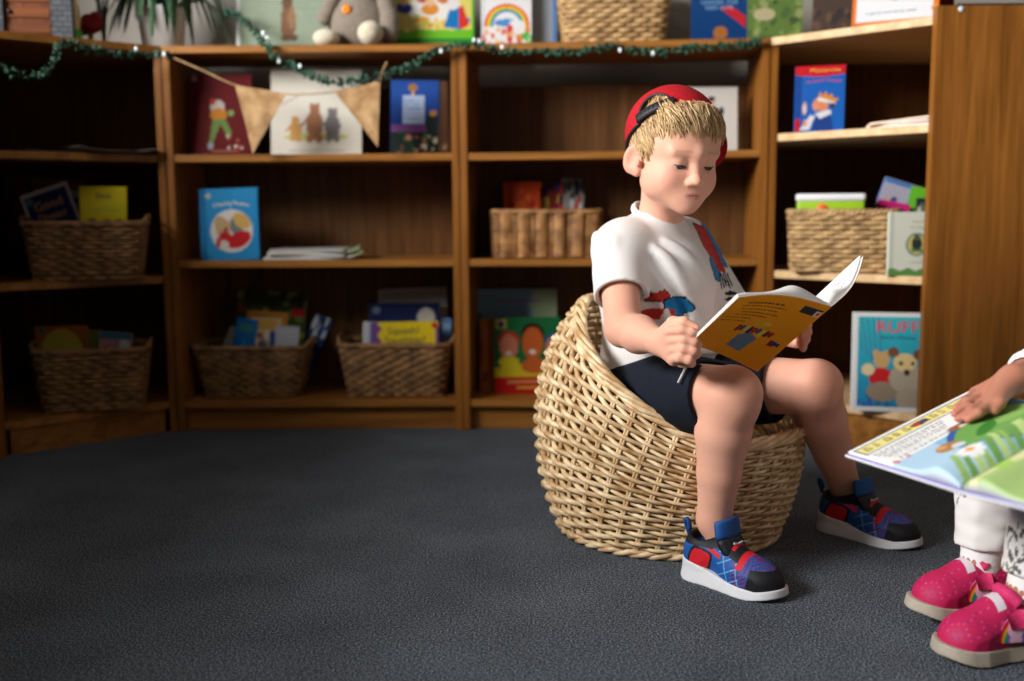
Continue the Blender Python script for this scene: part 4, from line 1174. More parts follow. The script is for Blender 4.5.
def pink_shoe(heel, dr, L, z0, pitch):
    k = L/.178
    (sv, sf), (uv, uf) = shoe_meshes(L, [.024, .021, .018, .018, .020, .023])
    x, y, z = uv.T; x = x/k; col = np.tile(lin((190, 28, 84)), (len(uv), 1))
    cell = np.sin(x*520+1)*np.sin(y*610)*np.sin(z*560+x*200); col[cell > .62] = lin((214, 70, 124)); col[cell < -.66] = lin((120, 40, 120))
    col[(z > .064) & (x < .07)] = lin((178, 24, 78)); col[(x > .150) & (z < .030)] = lin((186, 28, 84))
    col[(np.abs(x-.092) < .007) & (z > .044) & (np.abs(y) < .022)] = lin((214, 206, 214))
    up = mesh('shoe', placed(uv*A(1, 1.05, 1.06), heel, dr, z0, pitch), uf, M_sneak, girl, cols=col, world=True); off = np.array(girl.location)
    ZS_ = A(1, 1.05, 1.06)
    sb = lambda n, V, f, m, c=None: mesh(n, placed(np.asarray(V)*ZS_, heel, dr, z0, pitch)-off, f, m, up, cols=c)
    sb('sole', sv, sf, M_sole_c)
    # strap over the instep
    n = 15; V = []
    for i in range(n):
        a = -1.45+2.9*i/(n-1)
        for dx in (-.013, .013): V.append(((.072+dx+.004*math.cos(a))*k, .0315*math.sin(a), .036+.0340*math.cos(a)-(dx+.013)*.42*math.cos(a)+.004))
    V = np.array(V); f = [(2*i, 2*i+1, 2*i+3, 2*i+2) for i in range(n-1)]
    c = A(.072*k, 0, .036); W_ = V+(V-c)/np.linalg.norm(V-c, axis=1)[:, None]*.004; m = len(V)
    f2 = f+[tuple(m+q for q in reversed(g)) for g in f]; f2 += [(2*i+2, 2*i, m+2*i, m+2*i+2) for i in range(n-1)]+[(2*i+1, 2*i+3, m+2*i+3, m+2*i+1) for i in range(n-1)]
    sb('strap', np.concatenate([W_, V]), [tuple(reversed(g)) for g in f2], flat('pink_strap', (212, 44, 104), .6, 0, .4, .2, 300))
    # rolled top of the tongue
    p = smoothpath([A(.064*k, -.022, .070), A(.073*k, -.012, .079), A(.076*k, 0, .081), A(.073*k, .012, .079), A(.064*k, .022, .070)], 5)
    V, f = tube(p, .0080, 10); sb('tongue', V, f, flat('pink_tongue', (208, 52, 108), .7, 0, .3, .2, 300))
    # rainbow badge on the outer side
    ua, va = np.meshgrid(np.linspace(-1, 1, 49), np.linspace(0, 1, 25), indexing='ij'); ua, va = ua.ravel(), va.ravel()
    r = np.sqrt(ua**2+va**2); pc = Pt(ua, va, (226, 130, 176))
    for q, cc in ((.98, (206, 34, 60)), (.82, (240, 170, 40)), (.70, (70, 160, 70)), (.58, (50, 110, 200)), (.46, (214, 120, 180)), (.36, (232, 190, 214))): pc.m(r < q, cc)
    pc.ell(0, .62, .42, .34, (232, 178, 206)); pc.ell(-.25, .5, .22, .25, (236, 186, 212)); pc.ell(.25, .5, .22, .25, (236, 186, 212))
    rr_ = np.clip(r, 0, 1); s_ = np.where(r > 1, 1/np.maximum(r, 1e-6), 1); ua, va = ua*s_, va*s_
    Vb = np.stack([(.078+ua*.028)*k, .0325-.006*va**2+.0015-.0012*ua**2, .026+va*.031], -1)
    Vi = Vb-A(0, .006, 0); nv = 25; m = len(Vb)
    q = [(i*nv+j, i*nv+j+1, (i+1)*nv+j+1, (i+1)*nv+j) for i in range(48) for j in range(24)]
    rim = [i*nv for i in range(49)]+[48*nv+j for j in range(1, nv)]+[i*nv+24 for i in range(47, -1, -1)]+[j for j in range(23, 0, -1)]
    q2 = q+[tuple(m+z_ for z_ in reversed(g)) for g in q]+[(rim[i], rim[(i+1) % len(rim)], m+rim[(i+1) % len(rim)], m+rim[i]) for i in range(len(rim))]
    sb('badge', np.concatenate([Vb, Vi]), q2, M_print, np.concatenate([pc.c, pc.c]))
pink_shoe((.722, 1.482), (-.985, -.17), .150, .010, .06)
pink_shoe((.722, 1.371), (-.985, -.17), .156, .002, .0)
hair(girl, GHF, 3000, (60, 36, 22), (128, 84, 50), .050, (.05, .085), 9, -.07)

# girl's own tub chair: a copy of the boy's, turned to face left
def copy_tree(o, parent=None):
    c = o.copy(); COL.objects.link(c); c.parent = parent
    for ch in [q for q in bpy.data.objects if q.parent == o]: copy_tree(ch, c)
    return c
src = next(o for o in bpy.data.objects if o.name == 'wicker_chair')
c2 = copy_tree(src); c2.location = (.962, 1.50, 0); c2.rotation_euler.z = math.radians(-135); c2['label'] = 'woven willow tub chair under the second child, cut off by the right edge'

# ------------------------------------------------------------------ the large picture book on the second child's lap
def page_meadow(u, v):
    # u: 0 gutter .. 1 outer edge, v: 0 left .. 1 right seen with the outer edge on top
    x, y = v, u
    p = Pt(x, y, (240, 240, 236))
    p.m(y < .70+.04*np.sin(x*5), (176, 208, 232)); p.m((y < .62+.08*x) & (x > .30), (136, 186, 224))
    p.rect(.02, .84, .985, .955, (232, 222, 140)); p.ring(.5, .5, .0, .0, 1, OR) if False else None
    p.rect(.02, .825, .985, .838, (96, 100, 150)); p.rect(.02, .957, .985, .968, (96, 100, 150)); p.rect(.012, .825, .022, .968, (96, 100, 150))
    for i, w in enumerate((.05, .03, .055, .04, .05, .0, .06, .05, .035, .05)):
        if w: p.poly([(.05+.075*i, .866), (.05+.075*i+w, .866), (.05+.075*i+w*.8, .935), (.05+.075*i+w*.2, .935)], (150, 136, 80)); p.rect(.05+.075*i+w*.35, .88, .05+.075*i+w*.62, .92, (232, 222, 140))
    p.ell(.48, .90, .07, .035, (90, 40, 60)); p.ell(.46, .905, .035, .02, (190, 60, 40)); p.ell(.51, .895, .03, .02, (60, 70, 140))
    p.m((y > .56) & (y < .815) & (x < .60), (240, 240, 238))
    for i in range(6):
        r = np.random.RandomState(i); a = .03+.01*i; yy = .775-.036*i; e = .56-.015*i
        while a < e: w = r.uniform(.012, .04); p.rect(a, yy, min(e, a+w), yy+.013, (74, 78, 96)); a += w+.010
    p.spots(.02, .545, .16, .60, 5, ((206, 60, 80),), .01, .02, 3)
    p.ell(.66, .34, .36, .30, (54, 92, 160)); p.ell(.66, .32, .33, .27, (112, 164, 82)); p.ell(.80, .44, .16, .13, (136, 180, 96)); p.ell(.58, .40, .12, .05, (60, 128, 50), .5)
    for i in range(16): x0 = .03+.06*i; p.poly([(x0, .0), (x0+.05, .0), (x0+.14+.02*(i % 3), .22+.10*((i*7) % 4)/3), (x0+.11, .24)], ((150, 186, 104), (112, 160, 84), (186, 210, 136))[i % 3])
    p.ell(.30, .42, .085, .065, (176, 124, 70)); p.ell(.27, .45, .035, .03, (210, 160, 110)); p.ell(.34, .38, .045, .04, (206, 214, 216))
    p.ell(.53, .60, .075, .035, (150, 96, 60)); p.ell(.56, .585, .03, .02, (224, 206, 176))
    for a in range(9): p.ell(.24+.055*math.cos(a*.7), .17+.06*math.sin(a*.7), .035, .025, (240, 240, 240), a*.7)
    p.ell(.24, .17, .028, .028, (244, 150, 60))
    p.ell(.92, .66, .16, .055, (236, 178, 164), -.1); p.ell(.84, .72, .05, .06, (236, 190, 176)); p.ell(.97, .75, .05, .04, (90, 70, 50)); p.line(.78, .63, .99, .60, .006, (206, 60, 90)); p.line(.80, .76, .95, .80, .008, (60, 120, 60))
    return p.c
def page_field(u, v):
    x, y = v, u
    p = Pt(x, y, (150, 196, 226)); p.m(y < .5+.1*np.sin(x*6), (164, 194, 120)); p.m(y < .12+.25*x, (216, 214, 160)); p.m(y < .05+.16*x, (140, 178, 100))
    p.spots(.1, .1, .9, .5, 20, ((70, 140, 50), (240, 240, 236), (236, 200, 60), (160, 204, 90)), .02, .06, 4)
    return p.c
def lap_book():
    t = thing('picture_book', 'large open picture book with a meadow picture, under the second child\'s hand', 'book', tuple(bk_S))
    d = bk_S-bk_N; out = bk_S+d*A(1.0, 1, 1)
    pg = lambda u, v: .004+.012*np.exp(-((u-.16)/.13)**2)-.0035*np.exp(-(u/.03)**2)+.003*(1-u)
    R0 = bk_S+(bk_S-bk_N)*1.0+bk_n*.012; R1 = bk_S2+(bk_S2-bk_F)+bk_n*.012
    pv = lambda u, v: Pt(u, v, (232, 232, 236)).rect(.06, .06, .94, .94, (110, 100, 190)).c
    open_book(t, [dict(S0=bk_S, S1=bk_S2, O0=bk_N, O1=bk_F, up=1, paint_out=pv, paint_in=page_meadow, pages=pg, inner=(128, 120, 206), edge=(222, 222, 232)),
                  dict(S0=bk_S, S1=bk_S2, O0=R0, O1=R1, up=-1, paint_out=pv, paint_in=page_field, pages=pg, inner=(128, 120, 206), edge=(222, 222, 232))], 0, M_print, 150, 150, .003, .012)
lap_book()
# ------------------------------------------------------------------ closed books, baskets and small things on the shelves
FONTS = {}
def lettering(s, height, mat, parent, loc, rot=(PI/2, 0, 0), bend=0., width=None, label=None):
    """a line of lettering, centred on loc, in the parent's coordinates"""
    cu = bpy.data.curves.new('lettering', 'FONT'); cu.body = s; cu.size = height*1.42; cu.align_x = 'CENTER'; cu.extrude = .0004
    ob = bpy.data.objects.new('tmp', cu); COL.objects.link(ob); bpy.context.view_layer.update()
    me = bpy.data.meshes.new_from_object(ob.evaluated_get(bpy.context.evaluated_depsgraph_get())); bpy.data.objects.remove(ob)
    V = np.array([tuple(v.co) for v in me.vertices]); f = [tuple(p.vertices) for p in me.polygons]; bpy.data.meshes.remove(me)
    w = V[:, 0].max()-V[:, 0].min()
    if width: V[:, 0] *= width/w
    if bend: V[:, 1] += bend*(1-(V[:, 0]/(np.abs(V[:, 0]).max()))**2)
    V = np.stack([V[:, 0], -V[:, 2], V[:, 1]], -1)
    return mesh('lettering', V+A(*loc), f, mat, parent, smooth=False)
def ink(c): return flat('ink_%d_%d_%d' % tuple(c), c, .5)
def book(label, pxbox, Y, z, paint, spine=(200, 200, 200), th=.012, yaw=0., tilt=6., roll=0., group=None, titles=(), pages=(232, 226, 214), grid=(56, 72), kind='picture_book', cat='book', board=.0022, h=None):
    x0, y0, x1, y1 = pxbox
    c = P((x0+x1)/2, y1, Y); w = (x1-x0)/F*Y*1.0; h = h or (P((x0+x1)/2, y0, Y)[2]-c[2])
    t = thing(kind, label, cat, (c[0], c[1], z if z is not None else c[2]), (math.radians(-tilt), math.radians(roll), math.radians(yaw)), group)
    nx, nz = grid; xs = np.linspace(w/2, -w/2, nx)
    prof = [(x, 0) for x in xs]+[(-w/2-.0015, th*.2), (-w/2-.0022, th*.5), (-w/2-.0015, th*.8), (-w/2, th), (w/2, th), (w/2, th-board), (-w/2+.002, th-board), (-w/2+.002, board), (w/2, board)]
    prof = np.array(prof); m = len(prof); zs = np.linspace(0, h, nz)
    V = np.concatenate([np.stack([prof[:, 0], prof[:, 1], np.full(m, q)], -1) for q in zs])
    f = [(j*m+i, j*m+(i+1) % m, (j+1)*m+(i+1) % m, (j+1)*m+i) for j in range(nz-1) for i in range(m)]
    f = [tuple(reversed(q)) for q in f]
    a = m-9
    for base, flip in ((0, 0), ((nz-1)*m, 1)):
        caps = [[nx-1, nx, nx+1, nx+2, nx+3, nx+6, nx+7], [nx+3, nx+4, nx+5, nx+6], list(range(nx))+[nx+7, nx+8]]
        for q in caps: f.append(tuple(base+i for i in (q if flip else q[::-1])))
    u = (V[:, 0]+w/2)/w; v = V[:, 2]/h
    col = paint(np.clip(u, 0, 1), v)*INKK
    side = (V[:, 1] > 1e-6); col[side] = lin(spine)
    mesh('cover', V, f, M_print, t, cols=col, smooth=False)
    mesh('page_block', *box((-w/2+.0015, board, .002), (w/2-.003, th-board, h-.002)), flat('pages', pages, .8), t, smooth=False)
    for q in titles:
        s_, uu, vv, hh, cc = q[:5]; kw = q[5] if len(q) > 5 else {}
        lettering(s_, hh*h, ink(cc), t, (-w/2+uu*w, -.0004, vv*h), bend=kw.get('bend', 0)*h, width=kw['width']*w if 'width' in kw else None)
    return t
def figure(p, x, y, s, skin, hair_, coat):
    """a plain little figure"""
    p.ell(x, y-.55*s, .34*s, .6*s, coat); p.ell(x, y+.12*s, .24*s, .24*s, skin); p.ell(x, y+.26*s, .25*s, .15*s, hair_); return p
L1, L2, L3 = [z+.0005 for z in ZL]; R1, R2, R3 = [z+.0005 for z in ZR]
INKK = .70                                        # printed card is duller than the ink swatches
S1, S2, S3, ST = ZS[0]+.0005, ZS[1]+.0005, ZS[2]+.0005, ZT+.0005

# --- shelves of the left back unit
def pt_red(u, v):
    p = Pt(u, v, (100, 8, 14)); p.rect(.0, .0, .03, 1, (70, 8, 12)); p.ell(.06, .95, .05, .04, (200, 150, 150))
    p.ell(.44, .60, .12, .09, (200, 190, 180)); p.ell(.46, .50, .14, .08, (206, 130, 40)); p.poly([(.36, .44), (.54, .46), (.44, .30), (.36, .14), (.30, .14)], (110, 140, 70)); p.poly([(.44, .44), (.56, .46), (.68, .28), (.62, .18), (.56, .30)], (110, 140, 70))
    p.ell(.33, .12, .05, .04, (150, 160, 170)); p.ell(.36, .66, .05, .04, (190, 60, 50)); p.ell(.66, .52, .05, .04, (130, 160, 90)); p.spots(.6, .05, .95, .4, 7, ((220, 210, 200), (200, 100, 60)), .012, .03, 2); p.rect(.35, .05, .8, .07, (190, 120, 90)); return p.c
book('dark red picture book with a small dancing figure, upper shelf left of the hessian flag', (191, 72, 251, 156), 2.90, S3, pt_red, (90, 10, 14), .010, 0, 9, 0)
def pt_bears(u, v):
    p = Pt(u, v, (234, 228, 214)); p.m(v < .19+.03*np.sin(u*9), (234, 228, 214)); p.ell(.5, .215, .36, .045, (206, 206, 120))
    for x, y, sx, sy, c in ((.27, .30, .065, .11, (214, 160, 92)), (.48, .36, .095, .17, (168, 116, 84)), (.68, .34, .085, .15, (126, 122, 122))):
        p.ell(x, y, sx, sy, c); p.ell(x, y+sy*1.05, sx*.62, sx*.62, c); p.ell(x-sx*.4, y+sy*1.05+sx*.55, sx*.2, sx*.22, c); p.ell(x+sx*.4, y+sy*1.05+sx*.55, sx*.2, sx*.22, c)
        p.ell(x-sx*.5, y-sy*.95, sx*.42, sy*.3, c); p.ell(x+sx*.5, y-sy*.95, sx*.42, sy*.3, c); p.line(x-sx, y+.3*sy, x-sx*1.6, y-.1*sy, .014, c)
    p.rect(.2, .05, .8, .06, (180, 170, 150)); p.line(.12, .60, .30, .70, .006, (190, 150, 130)); return p.c
book('wide white picture book with three animals walking, between the hessian flags', (272, 68, 361, 156), 2.93, S3, pt_bears, (214, 208, 196), .012, 0, 8, 0)
def pt_night(u, v):
    p = Pt(u, v, (26, 62, 140)); p.grad(v > .5, (20, 44, 110), (36, 84, 170), v); p.rect(.24, .42, .70, .80, (178, 196, 226)); p.rect(.0, .30, 1, .40, (120, 70, 130)); p.m(v < .30, (24, 40, 34))
    p.spots(.05, .0, .95, .30, 34, ((60, 110, 50), (190, 120, 110), (210, 200, 180), (30, 70, 40), (90, 60, 40)), .02, .05, 3); p.ell(.86, .42, .14, .17, (30, 46, 40)); p.ell(.88, .56, .08, .04, (190, 130, 60)); p.ell(.45, .90, .10, .05, (170, 120, 60)); p.ell(.46, .82, .03, .03, (240, 180, 60))
    p.text(.28, .46, .66, .76, 5, (120, 150, 200), 3, .4); return p.c
book('dark blue storybook with a pale panel on its cover, right end of the upper shelf', (391, 78, 438, 154), 2.92, S3, pt_night, (30, 46, 90), .014, 0, 6, 1)
book('thin brown book on its edge beside the dark blue storybook', (441, 80, 448, 154), 2.93, S3, lambda u, v: Pt(u, v, (96, 66, 44)).rect(0, .1, 1, .12, (170, 140, 100)).c, (80, 54, 36), .05, 0, 3, 0, grid=(4, 20))
def pt_blue(u, v):
    p = Pt(u, v, (38, 146, 206)); p.rect(0, 0, .085, 1, (30, 126, 186)); p.rect(.085, 0, .092, 1, (20, 100, 160))
    p.ring(.53, .5, 9, 9, 0, (0, 0, 0)) if False else None
    for a in ((.13, .05, .96, .056), (.13, .945, .96, .951), (.13, .05, .137, .95), (.953, .05, .96, .95)): p.rect(*a, (110, 190, 226))
    p.ell(.15, .90, .05, .04, (180, 190, 170)); p.ell(.54, .405, .365, .30, (226, 222, 214))
    p.ell(.40, .44, .13, .14, (214, 160, 120)); p.ell(.34, .52, .10, .10, (200, 170, 120)); p.ell(.62, .46, .10, .14, (120, 130, 126), .5); p.ell(.72, .54, .16, .10, (222, 176, 96), -.5); p.ell(.42, .32, .10, .08, (196, 28, 36)); p.ell(.66, .28, .22, .11, (200, 26, 36), .3); p.ell(.40, .22, .08, .06, (226, 214, 200)); p.ell(.30, .24, .03, .08, (196, 28, 36)); p.ell(.44, .43, .03, .03, (60, 30, 24)); return p.c
book('light blue hardback with a round picture, alone on the middle shelf', (201, 190, 260, 262), 2.875, S2, pt_blue, (26, 118, 176), .013, -4, 5, -1.5, titles=(('Chasing Poems', .54, .735, .055, (216, 206, 190), dict(bend=.035, width=.62)),))
# pile of magazines
for i, (a, b, wv, yw, c) in enumerate(((270, 366, .205, 3, (206, 204, 198)), (276, 352, .19, -4, (190, 192, 194)), (272, 360, .20, 7, (214, 210, 200)), (278, 350, .185, -2, (176, 174, 170)))):
    c0 = P((a+b)/2, 262, 2.95); z = S2+.0072*i
    t = thing('magazine', ('thin pale magazine at the bottom of the pile on the middle shelf', 'thin grey magazine second from the bottom of the pile', 'thin cream magazine third from the bottom of the pile', 'thin grey magazine on top of the pile on the middle shelf')[i], 'magazine', (c0[0], c0[1], z), (0, 0, math.radians(yw)), 'magazines piled on the middle shelf')
    n = 14; xs = np.linspace(-(b-a)/F*2.95/2, (b-a)/F*2.95/2, n); V = []
    for k, (yy, zz) in enumerate(((-.09, .0006), (.09, .0006), (.09, .0064), (-.09, .0064))):
        for x in xs: V.append((x, yy, zz+(.016*max(0, (x-.07)/.06)**2 if i in (0, 2) else 0)))
    f = [(q*n+i_, q*n+i_+1, ((q+1) % 4)*n+i_+1, ((q+1) % 4)*n+i_) for q in range(4) for i_ in range(n-1)]+[(0, n, 2*n, 3*n), (n-1, 4*n-1, 3*n-1, 2*n-1)]
    V = np.array(V); cc = np.tile(lin(c), (len(V), 1)); cc[V[:, 0] > .10] = lin((150, 160, 120))
    mesh('cover', V, [tuple(reversed(q)) for q in f], M_print, t, cols=cc, smooth=False)

# --- wicker baskets
def basket(label, pxbox, Y, z, depth, botk=.86, rot=0., mat=None, rows=13, ns=None, handles=True, group=None, hgt=None, rib=False):
    x0, y0, x1, y1 = pxbox
    c = P((x0+x1)/2, y1, Y); w = (x1-x0)/F*Y; h = hgt or (P((x0+x1)/2, y0, Y)[2]-z)
    fr_ = math.radians(rot); t = thing('wicker_basket', label, 'basket', (c[0]-math.sin(fr_)*depth/2, Y+math.cos(fr_)*depth/2, z+.001), (0, 0, math.radians(rot)), group)
    mat = mat or M_bask
    def path(k, off, n):
        hw, hd = w/2*k+off, depth/2*k+off; th = np.arange(n)*2*PI/n
        e = .28; x = hw*np.sign(np.cos(th))*np.abs(np.cos(th))**e; y = hd*np.sign(np.sin(th))*np.abs(np.sin(th))**e
        pts = np.stack([x, y], -1); d = np.linalg.norm(np.roll(pts, -1, 0)-pts, axis=1); s = np.concatenate([[0], np.cumsum(d)])
        q = np.linspace(0, s[-1], n, endpoint=False); P2 = np.concatenate([pts, pts[:1]]); return np.stack([np.interp(q, s, P2[:, 0]), np.interp(q, s, P2[:, 1])], -1)
    ns = ns or int(round((w+depth)*2/.026/2)*2); n = ns*6
    mb = MB(); r = h/rows*.5
    for i in range(rows):
        k = botk+(1-botk)*(i+.5)/rows; base = path(k, 0, n); a = np.arange(n)*2*PI/n
        wv = np.sin(a*ns/2+(0 if rib else (PI if i % 2 else 0))); wv = np.sign(wv)*np.abs(wv)**.8*(.0035 if not rib else .006)
        nrm = base/np.linalg.norm(base, axis=1)[:, None]
        j = nrs.normal(0, .0006, 1)
        mb.add(*tube(np.column_stack([base+nrm*wv[:, None], np.full(n, (i+.5)*h/rows)+j]), r, 5, closed=True, flat=(1, 1.05)))
    mb.build('woven_body', mat, t)
    mb = MB()
    for i in range(ns):
        a = (i+.5)/ns
        q0 = path(botk, 0, n)[int(a*n) % n]; q1 = path(1, 0, n)[int(a*n) % n]
        mb.add(*tube([(q0[0], q0[1], .0), (q1[0], q1[1], h)], .0024, 5))
    mb.build('upright_rods', mat, t)['kind'] = 'stuff'
    b_ = path(1, .001, n); a = np.arange(n)*2*PI/n; mb = MB()
    for q in (0, PI): mb.add(*tube(np.column_stack([b_+b_/np.linalg.norm(b_, axis=1)[:, None]*(.004*np.cos(a*ns+q))[:, None], h+.003*np.sin(a*ns+q)]), .0052, 6, closed=True))
    mb.build('rim', mat, t)
    mesh('base', *box((-w/2*botk, -depth/2*botk, 0), (w/2*botk, depth/2*botk, .006), .002), mat, t, smooth=False)
    if handles:
        for q in (-1, 1):
            p = smoothpath([(q*(w/2-.004), -.05, h), (q*(w/2+.006), -.045, h+.012), (q*(w/2+.008), 0, h+.018), (q*(w/2+.006), .045, h+.012), (q*(w/2-.004), .05, h)], 5)
            mesh('handle', *tube(p, .005, 7), mat, t)
    return t, w, h
M_bask = wicker_mat('brown_seagrass', (96, 66, 36), (160, 118, 72), .6)
M_bask2 = wicker_mat('warm_willow', (124, 84, 46), (190, 140, 86), .55)
M_bask3 = wicker_mat('pale_seagrass', (140, 108, 68), (206, 170, 118), .6)
basket('wicker basket of picture books at the left of the bottom shelf', (191, 349, 306, 398), 2.87, S1, .20, .80)
basket('looped-handle wicker basket of picture books at the right of the bottom shelf', (338, 346, 452, 396), 2.87, S1, .20, .84)
basket('vertically ribbed wicker basket on the middle shelf left of the boy', (493, 212, 601, 262), 2.87, S2, .19, .97, mat=M_bask2, rows=14, ns=36, handles=False, rib=True)
basket('dim wicker basket with a yellow book on the middle shelf of the left corner unit', (28, 224, 142, 280), 2.66, L2, .18, .86, 14)
basket('dim wicker basket on the lowest shelf of the left corner unit', (38, 352, 147, 407), 2.68, L1, .18, .84, 16)
basket('pale wicker basket holding a white box on the right corner unit', (788, 212, 893, 268), 2.64, R2, .19, .93, -20, mat=M_bask3, handles=False)
basket('large wicker basket standing on top of the middle bookcase', (560, -26, 672, 41), 2.90, ST, .21, .84, 0, mat=M_bask3, rows=15)

# books in the baskets
def plainpaint(bg, items): 
    def f(u, v):
        p = Pt(u, v, bg)
        for k, *a in items: getattr(p, k)(*a)
        return p.c
    return f
GBL = 'picture books in the left basket of the bottom shelf'
def pt_jungle(u, v):
    p = Pt(u, v, (52, 64, 26)); p.spots(0, 0, 1, 1, 60, ((84, 110, 40), (120, 60, 36), (40, 50, 24), (130, 130, 60)), .03, .09, 8); p.rect(.16, .50, .74, .74, (206, 140, 40)); p.rect(.78, .70, .98, .80, (170, 30, 28)); p.rect(.70, .30, 1, .50, (150, 160, 50)); return p.c
book('large green patterned picture book at the back of the left bottom-shelf basket', (231, 290, 302, 372), 3.00, None, pt_jungle, (70, 80, 30), .010, 0, 12, 4, GBL, titles=(('THE OLD', .45, .655, .05, (60, 30, 20)), ('FOREST', .45, .545, .05, (60, 30, 20))))
book('bright blue narrow book leaning in the left bottom-shelf basket', (228, 318, 250, 372), 2.95, None, plainpaint((16, 110, 180), [('rect', .15, .75, .85, .9, (60, 130, 130)), ('spots', .1, .1, .9, .6, 12, ((40, 150, 210),), .03, .08, 2)]), (14, 90, 150), .008, -6, 12, 8, GBL)
book('cream story book with small pictures at the middle of the left bottom-shelf basket', (250, 318, 279, 372), 2.95, None, plainpaint((212, 190, 150), [('rect', .1, .78, .9, .98, (206, 160, 70)), ('spots', .1, .1, .9, .7, 26, ((180, 70, 60), (90, 70, 60), (230, 220, 200), (60, 90, 150)), .04, .1, 4), ('rect', .62, .35, .98, .75, (40, 90, 160))]), (190, 170, 130), .008, 0, 11, 2, GBL)
book('plain pale grey book at the right of the left bottom-shelf basket', (274, 326, 297, 372), 2.94, None, plainpaint((196, 198, 206), [('rect', 0, .95, 1, 1, (176, 178, 186))]), (180, 182, 190), .008, 4, 11, 3, GBL)
book('thin white book sliding out at the left of the left bottom-shelf basket', (212, 326, 232, 374), 2.99, None, plainpaint((200, 196, 184), [('rect', .6, .2, .9, .95, (150, 140, 90))]), (190, 186, 176), .006, 0, 12, 22, GBL)
book('dark blue speckled book leaning right out of the left bottom-shelf basket', (292, 312, 311, 372), 3.00, None, plainpaint((30, 48, 96), [('spots', 0, 0, 1, 1, 22, ((190, 190, 196), (50, 80, 150), (20, 30, 60)), .06, .14, 6)]), (30, 40, 80), .008, -10, 10, 22, GBL)
GBR = 'picture books in the right basket of the bottom shelf'
book('plain white book at the back of the right bottom-shelf basket', (381, 288, 450, 374), 3.03, None, plainpaint((188, 184, 180), [('rect', .04, .88, .96, .97, (168, 164, 162))]), (180, 176, 172), .010, 0, 8, -2, GBR)
def pt_moon(u, v):
    p = Pt(u, v, (18, 36, 84)); p.ell(.81, .80, .125, .13, (206, 200, 186)); p.ell(.10, .90, .06, .05, (120, 130, 150)); p.m(v < .55, (90, 60, 120)); return p.c
book('navy blue book with a pale moon in the right bottom-shelf basket', (369, 303, 440, 374), 2.99, None, pt_moon, (120, 60, 30), .010, 0, 9, 0, GBR)
def pt_yel(u, v):
    p = Pt(u, v, (236, 208, 26)); p.m((u < .12+.03*np.sin(v*30)) | ((u > .95) & (v < .9)), (120, 76, 140)); p.ell(.95, .93, .05, .05, (190, 30, 50)); p.spots(.2, .42, .9, .55, 7, ((40, 60, 50), (190, 60, 40)), .02, .04, 9); return p.c
book('yellow book with dark lettering at the front of the right bottom-shelf basket', (372, 322, 440, 382), 2.94, None, pt_yel, (120, 76, 140), .009, 0, 8, -1, GBR, titles=(('Squash!', .48, .80, .115, (40, 52, 48), dict(width=.46)), ('Squabble?', .50, .63, .13, (40, 52, 48), dict(width=.60))))
book('slim white and blue book at the left edge of the right bottom-shelf basket', (362, 322, 374, 380), 2.96, None, plainpaint((206, 210, 214), [('rect', .5, 0, 1, 1, (110, 150, 190))]), (200, 204, 208), .008, 0, 8, 2, GBR, grid=(12, 30))
book('slim pale blue book at the right edge of the right bottom-shelf basket', (436, 318, 450, 378), 3.00, None, plainpaint((96, 126, 176), [('rect', 0, .8, 1, .9, (130, 160, 200))]), (90, 116, 160), .008, 0, 8, 2, GBR, grid=(12, 30))
GMD = 'things in the ribbed basket left of the boy'
book('orange red book in the ribbed basket left of the boy', (505, 181, 541, 240), 2.97, None, plainpaint((180, 60, 20), [('rect', 0, 0, .06, 1, (214, 100, 30)), ('spots', .1, .2, .9, .9, 14, ((206, 90, 30), (150, 30, 18)), .05, .12, 3)]), (206, 100, 30), .012, 0, 8, -1, GMD)
book('dark red patterned book in the middle of the ribbed basket', (534, 182, 560, 240), 2.99, None, plainpaint((110, 30, 24), [('spots', 0, .3, 1, 1, 26, ((40, 110, 60), (40, 50, 130), (190, 170, 60), (60, 20, 20)), .06, .13, 5)]), (90, 24, 20), .012, 0, 10, 4, GMD)
book('grey and red mottled book at the right of the ribbed basket', (556, 177, 580, 240), 2.98, None, plainpaint((128, 128, 124), [('spots', 0, .2, 1, 1, 24, ((60, 56, 60), (170, 40, 44), (180, 180, 176), (40, 30, 40)), .06, .14, 7)]), (150, 30, 36), .012, 0, 8, 6, GMD)
GLC = 'books in the upper basket of the left corner unit'
def pt_tilt(u, v):
    p = Pt(u, v, (24, 42, 92)); p.m((u < .04) | (u > .96) | (v > .95), (206, 200, 200)); p.ell(.14, .88, .07, .06, (70, 130, 150)); p.ell(.55, .33, .25, .16, (150, 76, 40)); return p.c
book('blue book with a white border tilted in the upper basket of the left corner unit', (46, 184, 92, 256), 2.78, None, pt_tilt, (200, 196, 196), .009, 12, 8, -19, GLC, titles=(('Good', .5, .72, .12, (190, 130, 50)), ('Dinosaur', .5, .56, .11, (190, 130, 50), dict(width=.6))))
def pt_yl(u, v):
    p = Pt(u, v, (216, 196, 28)); p.m(v < .40, (150, 180, 40)); 
    for x, c in ((.26, (40, 24, 20)), (.56, (150, 50, 30)), (.84, (30, 24, 30))): p.ell(x, .42, .12, .085, c); p.ell(x, .37, .085, .07, (220, 160, 120))
    return p.c
book('yellow book with three heads in the upper basket of the left corner unit', (82, 186, 126, 252), 2.76, None, pt_yl, (190, 170, 24), .009, 10, 6, 1, GLC, titles=(('Best', .5, .82, .09, (40, 40, 20)), ('New Friends', .52, .62, .07, (130, 160, 40), dict(width=.66))))
book('dark red worn book behind the tilted one in the left corner unit', (10, 176, 36, 246), 2.84, None, plainpaint((70, 20, 20), [('spots', 0, 0, 1, 1, 18, ((110, 50, 40), (40, 14, 14)), .06, .14, 3)]), (60, 16, 16), .010, 12, 6, -3, GLC)
